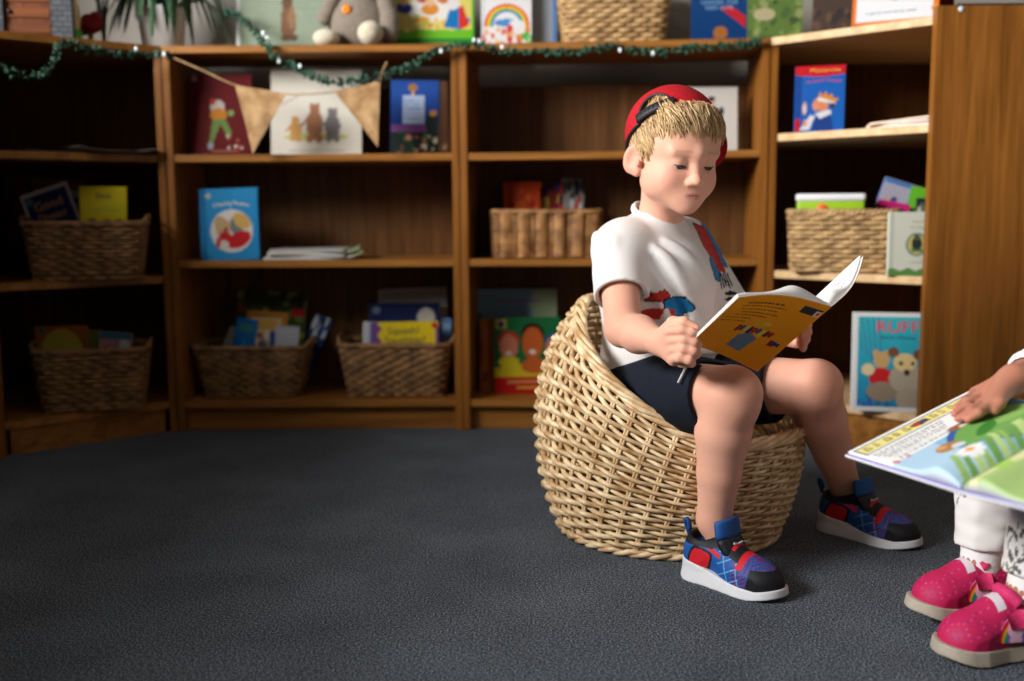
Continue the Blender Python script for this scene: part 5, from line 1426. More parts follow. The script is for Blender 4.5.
book('brown and pale blue book behind the tilted one in the left corner unit', (32, 178, 80, 246), 2.86, None, plainpaint((110, 60, 36), [('rect', .1, .3, 1, .82, (50, 66, 110)), ('rect', .1, .72, 1, .84, (150, 150, 160))]), (100, 54, 30), .010, 12, 6, 2, GLC)
GLD = 'books in the lower basket of the left corner unit'
def pt_oval(u, v):
    p = Pt(u, v, (170, 96, 40)); p.m(((u-.5)/.44)**2+((v-.45)/.5)**2 < 1, (196, 176, 60)); p.ell(.5, .42, .32, .12, (200, 196, 170)); p.ell(.5, .42, .2, .07, (90, 90, 70)); p.ell(.12, .93, .06, .05, (60, 110, 130)); return p.c
book('ochre book with an oval picture in the lower basket of the left corner unit', (38, 326, 88, 388), 2.78, None, pt_oval, (130, 70, 30), .010, 12, 8, 0, GLD)
book('pale red and white book in the lower basket of the left corner unit', (96, 332, 128, 388), 2.78, None, plainpaint((170, 130, 134), [('spots', .2, .4, .9, .8, 10, ((190, 30, 40), (220, 210, 206)), .08, .16, 2), ('rect', 0, .86, 1, 1, (60, 110, 140))]), (150, 60, 60), .010, 12, 8, 6, GLD)
book('thin green book between the others in the lower left corner basket', (87, 330, 98, 388), 2.80, None, plainpaint((120, 126, 40), []), (110, 116, 36), .010, 12, 8, 3, GLD, grid=(8, 20))

# loose papers on the top shelf of the left corner unit
for i, (x0, x1) in enumerate(((-4, 44), (18, 100), (66, 138))):
    c0 = P((x0+x1)/2, 155, 2.74-.02*(i == 0)); t = thing('paper_sheet', ('grey papers at the far left of the upper left corner shelf', 'grey sheet lying in the middle of the upper left corner shelf', 'grey sheet lying at the right of the upper left corner shelf')[i], 'paper', (c0[0], c0[1]+.05, L3+.0022*i), (0, 0, math.radians(20+12*i)), 'loose papers on the left corner unit')
    n = 12; xs = np.linspace(-.105, .105, n); V = [(x, y, .0008+zz+.006*max(0, abs(x)-.06)/.045*(i+1)*.5) for y, zz in ((-.07, 0), (.07, 0), (.07, .0012), (-.07, .0012)) for x in xs]
    f = [(q*n+j, q*n+j+1, ((q+1) % 4)*n+j+1, ((q+1) % 4)*n+j) for q in range(4) for j in range(n-1)]+[(0, n, 2*n, 3*n), (n-1, 4*n-1, 3*n-1, 2*n-1)]
    mesh('sheet', V, [tuple(reversed(q)) for q in f], flat('grey_paper', (120, 116, 112), .7), t, smooth=False)

# --- right back unit
def pt_man(u, v):
    p = Pt(u, v, (226, 222, 216)); p.m((u > .985) | (v > .985) | (v < .015), (206, 202, 198)); p.text(.1, .86, .6, .92, 1, (200, 160, 150), 2, .3)
    p.ell(.62, .62, .09, .13, (190, 190, 196), .15); p.ell(.60, .78, .055, .05, (216, 170, 150)); p.ell(.60, .82, .055, .035, (50, 40, 40)); p.poly([(.56, .52), (.72, .52), (.78, .20), (.70, .20), (.66, .40), (.62, .22), (.56, .22)], (84, 96, 112)); p.ell(.74, .58, .04, .12, (60, 60, 66), -.2); p.ell(.76, .18, .07, .02, (40, 40, 44)); p.ell(.48, .58, .10, .04, (190, 120, 130)); p.ell(.50, .50, .07, .08, (120, 150, 190)); return p.c
book('white picture book with a walking man, on the upper shelf behind the red cap', (673, 86, 737, 152), 2.88, S3, pt_man, (210, 206, 200), .014, 0, 5, 0)
def pt_faces(u, v):
    p = Pt(u, v, (26, 108, 58)); p.m(v < .24, (196, 26, 24)); p.m((v > .22) & (v < .40-.12*np.abs(u-.5)), (222, 200, 40)); p.rect(.02, .85, .20, .98, (200, 180, 80)); p.ell(.11, .91, .05, .04, (50, 60, 120))
    for x, y, sx, sy, c, hc in ((.22, .62, .14, .16, (214, 130, 100), (200, 40, 30)), (.58, .66, .16, .21, (206, 100, 40), (40, 24, 16)), (.90, .58, .13, .17, (206, 130, 110), (40, 90, 140))): p.ell(x, y+sy*.45, sx*1.12, sy*.8, hc); p.ell(x, y, sx, sy, c); p.ell(x, y-sy*.55, sx*.35, sy*.12, (240, 230, 220))
    p.ell(.60, .36, .20, .10, (206, 100, 40)); p.ell(.22, .42, .16, .07, (222, 200, 40)); p.rect(.20, .13, .85, .17, (222, 140, 90)); p.rect(.34, .06, .75, .09, (222, 180, 60)); return p.c
book('red and green picture book with three smiling faces, beside the tub chair', (494, 312, 562, 388), 2.93, S1, pt_faces, (206, 110, 40), .02, 4, 6, 0)
def pt_sky(u, v):
    p = Pt(u, v, (92, 140, 180)); p.grad(v > .0, (40, 90, 130), (130, 166, 190), v); p.ell(.85, .85, .18, .2, (160, 176, 140)); p.rect(.0, .0, .08, .75, (60, 120, 60)); p.rect(.25, .86, .8, .90, (150, 120, 170)); return p.c
book('pale blue picture book behind the red and green one', (476, 293, 558, 392), 3.02, S1, pt_sky, (60, 120, 60), .014, 0, 5, 0)
book('thin orange book squeezed in left of the red and green one', (480, 314, 493, 388), 2.95, S1, plainpaint((170, 96, 36), [('rect', .3, 0, .45, 1, (200, 130, 50)), ('spots', 0, .1, 1, .9, 8, ((140, 60, 30),), .08, .14, 2)]), (150, 80, 30), .02, 0, 6, 0, grid=(8, 30))
# --- right corner unit
CANG = math.degrees(math.atan2(CRb[1]-CRa[1], CRb[0]-CRa[0]))
def pt_king(u, v):
    p = Pt(u, v, (18, 96, 186)); p.rect(0, 0, .13, 1, (14, 70, 150)); p.rect(0, 0, .12, .20, (190, 20, 30)); p.rect(0, .88, .1, 1, (190, 190, 200)); p.m(v > .86+.03*(u-.5)**2*4-.02, (206, 20, 30))
    p.poly([(.36, .02), (.42, .24), (.62, .30), (.74, .24), (.80, .02)], (22, 62, 140)); p.poly([(.40, .28), (.72, .34), (.74, .27), (.52, .20)], (226, 226, 230)); p.ell(.53, .42, .15, .10, (226, 140, 96), -.2); p.ell(.42, .40, .06, .08, (226, 150, 110)); p.ell(.76, .42, .05, .07, (70, 40, 24)); p.poly([(.46, .53), (.80, .46), (.82, .42), (.46, .47)], (230, 230, 232)); p.poly([(.48, .53), (.50, .62), (.56, .55), (.63, .62), (.66, .54), (.76, .58), (.76, .51), (.90, .50), (.82, .44)], (222, 140, 30))
    p.poly([(.10, .03), (.30, .03), (.42, .24), (.32, .26)], (222, 222, 228)); p.ell(.22, .14, .04, .05, (226, 150, 110)); p.ell(.20, .36, .045, .10, (226, 150, 90)); p.ell(.20, .36, .03, .075, (210, 216, 226)); return p.c
book('blue and red hardback with a crowned figure on the right corner unit', (795, 66, 842, 133), 2.72, R3, pt_king, (14, 70, 150), .020, CANG+26, 3, 0, titles=(('Monarchs', .60, .905, .055, (226, 170, 60), dict(width=.60)), ('Around Tower', .58, .735, .045, (196, 60, 90), dict(width=.72, bend=.02))))
for i, (c, lab) in enumerate((((214, 120, 120), 'thin pink book lying under the yellow ones on the right corner unit'), ((206, 170, 80), 'thin yellow book lying in the middle of the small pile on the right corner unit'), ((222, 150, 40), 'thin orange book lying on top of the small pile on the right corner unit'))):
    c0 = P(914, 122, 2.58); t = thing('picture_book', lab, 'book', (c0[0], c0[1]+.02, R3+.0066*i+.0004), (0, math.radians(-2.5*(i > 0)*i), math.radians(CANG+8*i)), 'thin books lying on the right corner unit')
    mesh('cover', *box((-.085, -.06, 0), (.085, .10, .0058), .001), flat('card_cover', c, .5), t, smooth=False); mesh('page_block', *box((-.083, -.062, .0012), (.083, .098, .0046)), M_paper, t, smooth=False)
# in the pale basket
t0 = P(835, 212, 2.70); wt = thing('box', 'white lidded plastic box with a green band in the pale basket', 'box', (t0[0]-.005, 2.73, .585), (0, 0, math.radians(-14)), 'things in the pale basket')
mesh('container', *box((-.082, -.055, -.05), (.082, .055, .032), .006), flat('lime_card', (150, 190, 30), .4), wt); mesh('lid', *box((-.085, -.058, .030), (.085, .058, .050), .009), flat('white_plastic', (228, 230, 232), .35), wt)
V, f = lathe([(1e-5, .002), (.015, .002), (.016, 0)], 24); mesh('emblem', np.stack([V[:, 0]-.02, -V[:, 2]-.055, V[:, 1]+.008], -1), f, flat('orange_print', (226, 90, 40), .5), wt)
book('blue-edged picture book leaning in the pale basket', (862, 178, 901, 250), 2.74, None, plainpaint((176, 172, 190), [('rect', .9, 0, 1, 1, (60, 120, 190)), ('rect', 0, .94, 1, 1, (60, 120, 190)), ('spots', .1, .4, .85, .9, 12, ((60, 70, 130), (200, 150, 150), (220, 216, 220)), .05, .12, 3), ('rect', 0, 0, .9, .35, (222, 150, 50))]), (60, 120, 190), .010, -14, 10, 18, 'things in the pale basket')
book('pink and orange picture book at the front of the pale basket', (868, 200, 898, 252), 2.70, None, plainpaint((206, 40, 120), [('poly', [(.2, 0), (.95, 0), (.9, .6), (.35, .7)], (236, 160, 40)), ('spots', .3, .1, .8, .5, 6, ((240, 200, 90),), .06, .1, 3)]), (190, 30, 100), .010, -14, 10, 12, 'things in the pale basket')
book('green picture book at the right of the pale basket', (900, 186, 920, 250), 2.72, None, plainpaint((106, 190, 40), [('rect', .0, .0, 1, .3, (60, 130, 60)), ('rect', .75, .3, 1, 1, (70, 160, 40))]), (60, 130, 50), .012, -14, 8, 10, 'things in the pale basket')
book('dark patterned book behind the white one on the right corner unit', (916, 188, 936, 262), 2.68, R2, plainpaint((40, 44, 50), [('spots', 0, .5, 1, 1, 14, ((200, 200, 190), (90, 110, 80)), .06, .14, 4)]), (40, 44, 50), .012, -14, 4, 0)
def pt_frog(u, v):
    p = Pt(u, v, (226, 230, 214)); p.rect(0, 0, .10, 1, (206, 210, 196)); p.m(v < .10+.02*np.sin(u*20), (96, 150, 80)); p.ell(.56, .49, .22, .185, (120, 150, 130)); p.ell(.56, .49, .18, .155, (214, 196, 120)); p.ell(.56, .50, .10, .12, (50, 60, 54)); p.ell(.56, .60, .06, .05, (90, 96, 80)); p.ell(.50, .40, .06, .03, (84, 130, 90)); p.ell(.63, .40, .06, .03, (84, 130, 90)); return p.c
book('white and green storybook with an oval picture beside the pale basket', (889, 206, 937, 270), 2.52, R2, pt_frog, (206, 210, 196), .016, -6, 2, 0, titles=(('Tale of', .56, .83, .045, (190, 180, 130)), ('Mr. Frog', .56, .74, .045, (190, 180, 130)), ('story time', .56, .20, .035, (190, 190, 160))))
def pt_bears2(u, v):
    p = Pt(u, v, (38, 164, 190)); p.grad(v >= 0, (34, 130, 176), (52, 186, 196), v); 
    p.spots(.04, .04, .9, .25, 26, ((60, 90, 180), (40, 110, 150), (110, 170, 190)), .02, .045, 3)
    for i in range(5): p.line(.02+.06*i, .98, .10+.05*i, .62-.05*i, .006, (70, 110, 150))
    for x, y, s_, c in ((.30, .52, .085, (206, 166, 110)), (.80, .40, .10, (180, 104, 72)), (.95, .30, .12, (170, 100, 66))): p.ell(x, y, s_, s_, c); p.ell(x-s_*.7, y+s_*.8, s_*.4, s_*.4, c); p.ell(x+s_*.7, y+s_*.8, s_*.4, s_*.4, c)
    p.ell(.30, .34, .13, .10, (200, 36, 40)); p.ell(.16, .42, .07, .06, (226, 206, 160)); p.ell(.32, .20, .17, .10, (150, 132, 112)); p.ell(.56, .34, .18, .15, (176, 164, 144)); p.ell(.54, .50, .12, .09, (226, 200, 140)); p.ell(.68, .58, .06, .055, (120, 76, 56)); p.ell(.42, .60, .06, .05, (120, 80, 56)); p.ell(.56, .40, .03, .03, (40, 34, 34)); p.ell(.62, .49, .018, .018, (30, 26, 26)); p.ell(.50, .49, .018, .018, (30, 26, 26))
    p.ell(.58, .13, .13, .12, (170, 158, 138)); p.ell(.80, .17, .13, .11, (190, 96, 70)); p.ell(.78, .15, .06, .05, (214, 70, 50)); p.ell(.95, .55, .06, .05, (150, 84, 60))
    p.m((u < .055) | (v < .045) | (v > .955), (232, 232, 232)); return p.c
book('large turquoise picture book of soft toy bears with red lettering on the lowest shelf', (853, 309, 947, 408), 2.52, R1, pt_bears2, (226, 226, 226), .016, -14, 7, 0, grid=(90, 100), titles=(('RUFF', .455, .80, .115, (206, 40, 66), dict(width=.43)), ('Jane Hissey', .47, .735, .035, (30, 70, 90), dict(width=.36))))

# --- on top of the bookcases
def pt_rabbit(u, v):
    p = Pt(u, v, (150, 164, 142)); p.m(u < .03, (226, 230, 226)); r = np.random.RandomState(2)
    for i in range(26): x, y = r.uniform(.05, 1), r.uniform(0, 1); p.line(x, y, x+.12, y+.004, .006, ((164, 178, 156), (138, 152, 130))[i % 2])
    p.ell(.56, .36, .085, .22, (126, 92, 66)); p.ell(.55, .60, .06, .075, (110, 80, 58)); p.ell(.55, .66, .055, .04, (84, 62, 48)); p.ell(.53, .17, .05, .04, (110, 80, 60)); p.ell(.62, .17, .05, .04, (110, 80, 60)); p.ell(.60, .42, .04, .14, (150, 116, 84)); return p.c
book('pale green picture book with one brown animal on top of the left bookcase', (238, -40, 327, 46), 2.96, ST, pt_rabbit, (230, 232, 228), .012, 0, 8, 0)
def pt_party(u, v):
    p = Pt(u, v, (226, 210, 110)); p.m(v < .30, (110, 190, 40)); p.m(v < .18, (40, 140, 50)); p.m(u > .965, (80, 180, 40)); p.ell(.45, .60, .30, .18, (236, 232, 226))
    p.spots(.05, .30, .92, .5, 26, ((200, 90, 80), (230, 170, 60), (60, 110, 180), (190, 190, 70), (240, 220, 150)), .02, .05, 3)
    for x, y, s_, c in ((.12, .62, .10, (60, 70, 150)), (.36, .76, .09, (190, 90, 70)), (.45, .60, .11, (216, 140, 50)), (.62, .74, .08, (206, 120, 60))): p.ell(x, y, s_, s_*.8, c); p.ell(x, y+s_*.9, s_*.6, s_*.5, (226, 180, 140))
    p.poly([(.62, .34), (.84, .30), (.82, .62), (.70, .62)], (20, 120, 190)); p.poly([(.82, .30), (.94, .36), (.86, .66), (.80, .60)], (216, 50, 40)); p.ell(.74, .68, .08, .09, (230, 226, 226)); p.ell(.76, .82, .09, .05, (40, 110, 160)); p.rect(.30, .07, .72, .11, (190, 120, 40)); return p.c
book('bright yellow and green picture book beside the knitted toy on top of the bookcase', (396, -30, 473, 41), 2.95, ST, pt_party, (80, 170, 40), .014, 0, 6, 0)
def pt_rainbow(u, v):
    p = Pt(u, v, (238, 238, 238)); p.m(u < .04, (214, 216, 220))
    for q, c in ((.50, (230, 60, 50)), (.46, (240, 150, 40)), (.42, (244, 220, 60)), (.38, (90, 180, 80)), (.34, (70, 120, 210)), (.30, (240, 240, 242))): p.m((((u-.5)/q/.9)**2+((v-.40)/q/.62)**2 < 1) & (v > .36), c)
    p.ell(.5, .42, .26, .06, (80, 150, 210)); p.ell(.7, .40, .16, .07, (240, 240, 244)); p.spots(.08, .03, .95, .34, 28, ((230, 140, 60), (220, 70, 70), (236, 190, 140), (250, 240, 240), (240, 160, 90)), .03, .07, 8); p.spots(.8, .0, 1, .25, 8, ((90, 180, 70),), .03, .05, 4); p.spots(0, .1, .08, .3, 5, ((220, 90, 60),), .02, .04, 3); return p.c
book('white picture book with a rainbow on top of the bookcase', (483, -26, 531, 41), 2.95, ST, pt_rainbow, (214, 216, 220), .012, 0, 6, 0)
book('plain pale grey-blue hardback behind the rainbow book', (528, -34, 556, 41), 2.99, ST, plainpaint((160, 170, 186), [('rect', .88, 0, 1, 1, (70, 130, 200))]), (150, 160, 176), .012, 0, 5, 0)
def pt_dog(u, v):
    p = Pt(u, v, (16, 62, 120)); p.grad(v > 0, (10, 60, 120), (24, 72, 130), v); p.poly([(.50, .60), (.70, .64), (.98, .46), (.98, .28), (.82, .40)], (206, 40, 50)); p.ell(.52, .22, .13, .10, (176, 110, 50)); p.ell(.50, .06, .20, .09, (170, 104, 46)); p.m(v < .06, (60, 60, 60)); return p.c
book('deep blue picture book with a red shape on top of the bookcase right end', (693, -30, 746, 37), 2.92, ST, pt_dog, (12, 44, 90), .012, -3, 6, 0, titles=(('UNDER THE', .5, .66, .06, (120, 160, 200), dict(width=.66)), ('RED KITE', .5, .575, .06, (120, 160, 200), dict(width=.5))))
def pt_green(u, v):
    p = Pt(u, v, (100, 128, 62)); p.spots(0, 0, 1, 1, 60, ((120, 150, 70), (84, 110, 60), (150, 160, 100), (70, 90, 60)), .03, .09, 4); p.ell(.3, .5, .2, .10, (190, 180, 140)); p.m(v < .08, (120, 170, 190)); p.rect(.1, .04, .4, .10, (130, 170, 190)); return p.c
book('green landscape picture book at the right corner on top of the bookcase', (749, -28, 801, 37), 2.90, ST, pt_green, (60, 76, 44), .014, -8, 6, 0)
book('dark brown book in the corner on top of the right unit', (812, -26, 850, 32), 2.84, ST, plainpaint((66, 48, 36), [('spots', 0, 0, 1, 1, 22, ((90, 66, 50), (46, 34, 28)), .05, .12, 2)]), (40, 26, 22), .016, -30, 5, 0)
def pt_drw(u, v):
    p = Pt(u, v, (238, 238, 242)); p.m((u < .05) | (u > .93) | (v < .05), (232, 120, 40)); p.ell(.98, .2, .07, .05, (240, 150, 60)); p.line(.4, .45, .5, .38, .006, (120, 120, 130)); p.line(.5, .38, .62, .46, .006, (120, 120, 130)); return p.c
book('white book with an orange border on top of the right corner unit', (854, -40, 934, 22), 2.56, ST, pt_drw, (226, 110, 36), .012, CANG+16, 8, 0, titles=(('a good and busy year', .46, .17, .05, (110, 150, 150), dict(width=.60)),))
book('dark red book at the end of the right corner unit top', (934, -30, 952, 12), 2.60, ST+.001, plainpaint((110, 24, 24), []), (90, 20, 20), .012, CANG+16, 6, 0, grid=(8, 20))
book('dark book lying flat above the end panel', (960, -4, 1034, 2), 2.50, ZT+.0205, plainpaint((60, 50, 46), []), (50, 40, 40), .10, 0, 0, 0, grid=(8, 4), h=.012)

# knitted toy
def knit(name, rgb, sc=210):
    m, nt, b = newmat(name); c = lin(rgb)
    w = nd(nt, 'ShaderNodeTexWave'); w.bands_direction = 'Z'; w.inputs['Scale'].default_value = sc/2; w.inputs['Distortion'].default_value = 4; w.inputs['Detail'].default_value = 2; w.inputs['Detail Scale'].default_value = 6
    nt.links.new(coords(nt), w.inputs['Vector'])
    v = nd(nt, 'ShaderNodeTexVoronoi'); v.inputs['Scale'].default_value = sc; nt.links.new(coords(nt, (1, 1, .6)), v.inputs['Vector'])
    nt.links.new(ramp(nt, v.outputs['Distance'], [(.0, tuple(c*1.12)), (.7, tuple(c*.72))]), b.inputs['Base Color']); b.inputs['Roughness'].default_value = .9; b.inputs['Sheen Weight'].default_value = .2
    bump(nt, v.outputs['Distance'], b, -.8, .003); return m
M_kg, M_kc = knit('grey_wool', (132, 120, 106)), knit('cream_wool', (214, 202, 178))
q = P(361, 43, 2.93); toy = thing('knitted_toy', 'grey knitted sitting toy with cream feet and an orange button', 'toy', (q[0], 2.94, ST))
def blobs(lst, lo, hi, st=.003, k=.012):
    fd = Field(*[rax(lo[i], hi[i], st) for i in range(3)])
    for a in lst:
        if a[0] == 'e': fd.ell(a[1], a[2], None, k)
        else: fd.cap(a[1], a[2], a[3], a[4], k)
    return fd.mesh(2)
V, f = blobs([('e', (0, 0, .070), (.082, .062, .074)), ('e', (0, 0, .12), (.055, .048, .05))], (-.11, -.09, -.01), (.11, .09, .19)); V[:, 2] = np.maximum(V[:, 2], .0); mesh('body', V, f, M_kg, toy)
V, f = blobs([('e', (0, -.005, .215), (.068, .06, .058)), ('e', (0, -.05, .20), (.034, .03, .028))], (-.1, -.11, .13), (.1, .08, .30)); hd = mesh('head', V, f, M_kg, toy)
for s_ in (-1, 1):
    V, f = blobs([('c', (s_*.045, 0, .255), (s_*.055, 0, .315), .019, .016)], (-.1, -.06, .22), (.1, .06, .36)); mesh('ear', V, f, M_kg, toy)
    V, f = lathe([(1e-5, .004), (.005, .003), (.006, 0)], 14); mesh('eye', np.stack([V[:, 0]+s_*.025, -V[:, 2]-.062, V[:, 1]+.235], -1), f, flat('toy_eye', (20, 18, 18), .2), hd)
V, f = blobs([('c', (.062, -.012, .150), (.082, -.035, .075), .024, .024), ('c', (.082, -.035, .075), (.082, -.050, .035), .024, .026)], (.02, -.1, -.01), (.13, .04, .20)); V[:, 2] = np.maximum(V[:, 2], .002); mesh('arm', V, f, M_kg, toy)
V, f = blobs([('c', (-.062, -.012, .150), (-.095, -.010, .085), .022, .022)], (-.14, -.06, .04), (-.02, .04, .20)); mesh('arm', V, f, M_kg, toy)
V, f = blobs([('e', (-.085, -.060, .024), (.036, .030, .0235))], (-.14, -.11, -.01), (-.03, .0, .07)); mesh('foot', V, f, M_kc, toy)
V, f = blobs([('e', (.036, -.085, .032), (.034, .034, .0315))], (-.02, -.13, -.01), (.09, -.03, .09)); mesh('foot', V, f, M_kc, toy)
V, f = lathe([(1e-5, .004), (.008, .004), (.0112, .0035), (.0125, .001), (.0125, -.001), (1e-5, -.001)], 24); mesh('button', np.stack([V[:, 0]-.030, -V[:, 2]-.0575, V[:, 1]+.098], -1), f, flat('orange_button', (226, 130, 20), .35), toy)
n = 16; Vc = []
for th_ in (0, .006):
    for j in range(2):
        for i in range(n): a = 2.2*(i/(n-1)-.5); r_ = (.055, .108)[j]+th_; Vc.append((r_*math.sin(a)+.012, .02+r_*.55*math.cos(a), (.17, .004)[j]))
m = 2*n; f = [(i, i+1, n+i+1, n+i) for i in range(n-1)]+[(m+i+1, m+i, m+n+i, m+n+i+1) for i in range(n-1)]+[(n+i, n+i+1, m+n+i+1, m+n+i) for i in range(n-1)]+[(i+1, i, m+i, m+i+1) for i in range(n-1)]+[(0, n, m+n, m), (n-1, m+n-1, m+2*n-1, 2*n-1)]
mesh('cape', Vc, f, flat('blue_felt', (54, 110, 190), .8), toy)

# pot plant
q = P(161, 47, 2.93); pl = thing('potted_plant', 'strap-leaved green pot plant in a white pot on top of the left bookcase', 'plant', (q[0], 2.95, ST))
mesh('pot', *lathe([(1e-5, 0), (.050, 0), (.053, .003), (.066, .110), (.067, .114), (.063, .114), (.060, .108), (1e-5, .100)], 40), flat('white_ceramic', (226, 224, 220), .35), pl)
M_leaf = wicker_mat('strap_leaf', (18, 46, 26), (52, 92, 50), .35)
r = np.random.RandomState(6)
for i in range(40):
    a = r.uniform(0, 2*PI) if i > 15 else -PI/2+r.uniform(-1.9, 1.9); L = r.uniform(.16, .30); up = r.uniform(.05, .16); w = r.uniform(.010, .0175)
    if i < 10: a = -PI/2+r.uniform(-1.0, .6); L = r.uniform(.14, .22); up = r.uniform(.05, .09); w = r.uniform(.012, .018)
    dx, dy = math.cos(a), math.sin(a)*.75
    n = 12; V = []
    for j in range(n):
        t_ = j/(n-1); rad_ = L*(t_**.85)*.72; zz = .100+up*math.sin(t_*PI*.8)*1.3-.30*L*t_**2.6*1.9; ww = w*(math.sin((t_*.94+.06)*PI)**.6)
        for k_, e in ((-1, 0), (0, -.35), (1, 0)): V.append((dx*rad_-dy*k_*ww+dx*.012, dy*rad_+dx*k_*ww+dy*.012, zz+e*ww))
        for k_, e in ((1, 0), (0, -.35), (-1, 0)): V.append((dx*rad_-dy*k_*ww+dx*.012, dy*rad_+dx*k_*ww+dy*.012, zz+e*ww-.0012))
    V = np.array(V); V[:, 2] = np.where((np.hypot(V[:, 0], V[:, 1]) > .10), np.maximum(V[:, 2], .008), V[:, 2])
    V[:, 1] = np.minimum(V[:, 1], .19)
    f = [(6*j+k_, 6*j+(k_+1) % 6, 6*j+6+(k_+1) % 6, 6*j+6+k_) for j in range(n-1) for k_ in range(6)]
    mesh('leaf', V, f, M_leaf, pl)

# arched toy door
q = P(24, 30, 2.66); fd_ = thing('toy_door', 'arched wooden toy door in a grey stone surround on the left corner unit', 'toy', (q[0], 2.68, ST), (0, 0, math.radians(10)))
def stone():
    m, nt, b = newmat('toy_stone'); br = nd(nt, 'ShaderNodeTexBrick'); br.inputs['Scale'].default_value = 1; br.inputs['Brick Width'].default_value = .024; br.inputs['Row Height'].default_value = .013; br.inputs['Mortar Size'].default_value = .0014
    br.inputs['Color1'].default_value = (*lin((80, 84, 90)), 1); br.inputs['Color2'].default_value = (*lin((60, 63, 69)), 1); br.inputs['Mortar'].default_value = (*lin((34, 34, 38)), 1)
    tc = nd(nt, 'ShaderNodeTexCoord'); sp = nd(nt, 'ShaderNodeSeparateXYZ'); cb = nd(nt, 'ShaderNodeCombineXYZ'); nt.links.new(tc.outputs['Object'], sp.inputs[0]); nt.links.new(sp.outputs[0], cb.inputs[0]); nt.links.new(sp.outputs[2], cb.inputs[1]); nt.links.new(cb.outputs[0], br.inputs['Vector'])
    nt.links.new(br.outputs['Color'], b.inputs['Base Color']); b.inputs['Roughness'].default_value = .85; bump(nt, br.outputs['Fac'], b, -.6, .003); return m
def archpoly(hw, h): return [(-hw, 0), (hw, 0)]+[(hw*math.cos(a), h+hw*1.1*math.sin(a)) for a in np.linspace(0, PI, 24)]
def upright(poly, y0, y1, bev): V, f = prism(poly, y0, y1, bev); V = np.array(V); return np.stack([V[:, 0], V[:, 2], V[:, 1]], -1), [tuple(reversed(g)) for g in f]
out = archpoly(.105, .115); inn = archpoly(.056, .115)
n = len(out); ring_ = out[1:]+[out[0]]; rin = inn[1:]+[inn[0]]
V = [(x, y, z) for y in (0, .05) for x, z in ring_]+[(x, y, z) for y in (0, .05) for x, z in rin]; m = n; f = []
for i in range(m-1): f += [(i, i+1, 2*m+i+1, 2*m+i), (m+i+1, m+i, 3*m+i, 3*m+i+1), (i+1, i, m+i, m+i+1), (2*m+i, 2*m+i+1, 3*m+i+1, 3*m+i)]
f += [(0, 2*m, 3*m, m), (m-1, 2*m-1, 4*m-1, 3*m-1)]
mesh('stone_surround', V, [tuple(reversed(g)) for g in f], stone(), fd_, smooth=False)
V, f = upright(archpoly(.0555, .115), .014, .030, .002); dr = mesh('door', V, f, wood('toy_door_wood', (64, 30, 10), (112, 58, 22), 2, .5), fd_, smooth=False)
for zz in (.022, .060, .098, .140): mesh('plank', *box((-.052, .0105, zz-.012), (.052, .015, zz+.012), .002), wood('toy_door_plank', (76, 38, 12), (122, 66, 26), 0, .5), dr, smooth=False)
V, f = lathe([(1e-5, .006), (.004, .0055), (.006, .003), (.006, 0)], 16); mesh('knob', np.stack([V[:, 0]-.042, -V[:, 2]+.011, V[:, 1]+.062], -1), f, flat('black_iron', (24, 22, 22), .4, .6), dr)
# small wooden arc with a green base
q = P(68, 38, 2.72); wa = thing('toy_tree', 'curved pale wooden toy on a green block beside the arched door', 'toy', (q[0], 2.74, ST))
mesh('base', *box((-.018, -.02, 0), (.022, .02, .026), .004), flat('green_paint', (70, 150, 20), .45), wa)
p = smoothpath([A(.004, 0, .020), A(.008, 0, .060), A(.0, 0, .100), A(-.020, 0, .135), A(-.055, 0, .165)], 6); mesh('arc', *tube(p, .017, 14, flat=(1.2, 1)), wood('pale_beech', (176, 140, 100), (222, 196, 160), 2, .45), wa)
# red toy tree and a dark grass-like toy
q = P(88, 42, 2.78); rt = thing('toy_tree', 'small dark red toy tree on a stubby trunk left of the pot plant', 'toy', (q[0], 2.80, ST))
mesh('trunk', *lathe([(1e-5, 0), (.010, 0), (.007, .014), (.007, .032), (1e-5, .032)], 14), flat('toy_trunk', (120, 84, 44), .6), rt)
V, f = blobs([('e', (0, 0, .045), (.030, .022, .020)), ('e', (.016, 0, .066), (.016, .016, .016)), ('e', (-.020, .004, .036), (.018, .016, .014)), ('e', (-.004, 0, .062), (.018, .016, .014))], (-.06, -.04, .01), (.06, .04, .1), .002, .006); mesh('crown', V, f, flat('red_felt', (120, 22, 24), .85, 0, .3, .3, 200, .4), rt)
gt = thing('toy_plant', 'dark green upright toy plant behind the small red tree', 'toy', (q[0]+.012, 2.86, ST))
for i in range(7): a = i*.9; p = smoothpath([A(0, 0, 0), A(.008*math.cos(a), .006*math.sin(a), .08), A(.03*math.cos(a), .02*math.sin(a), .19)], 5); mesh('blade', *tube(p, np.linspace(.005, .0015, len(p)), 6, flat=(1.6, .6)), flat('deep_green', (34, 62, 48), .5), gt)

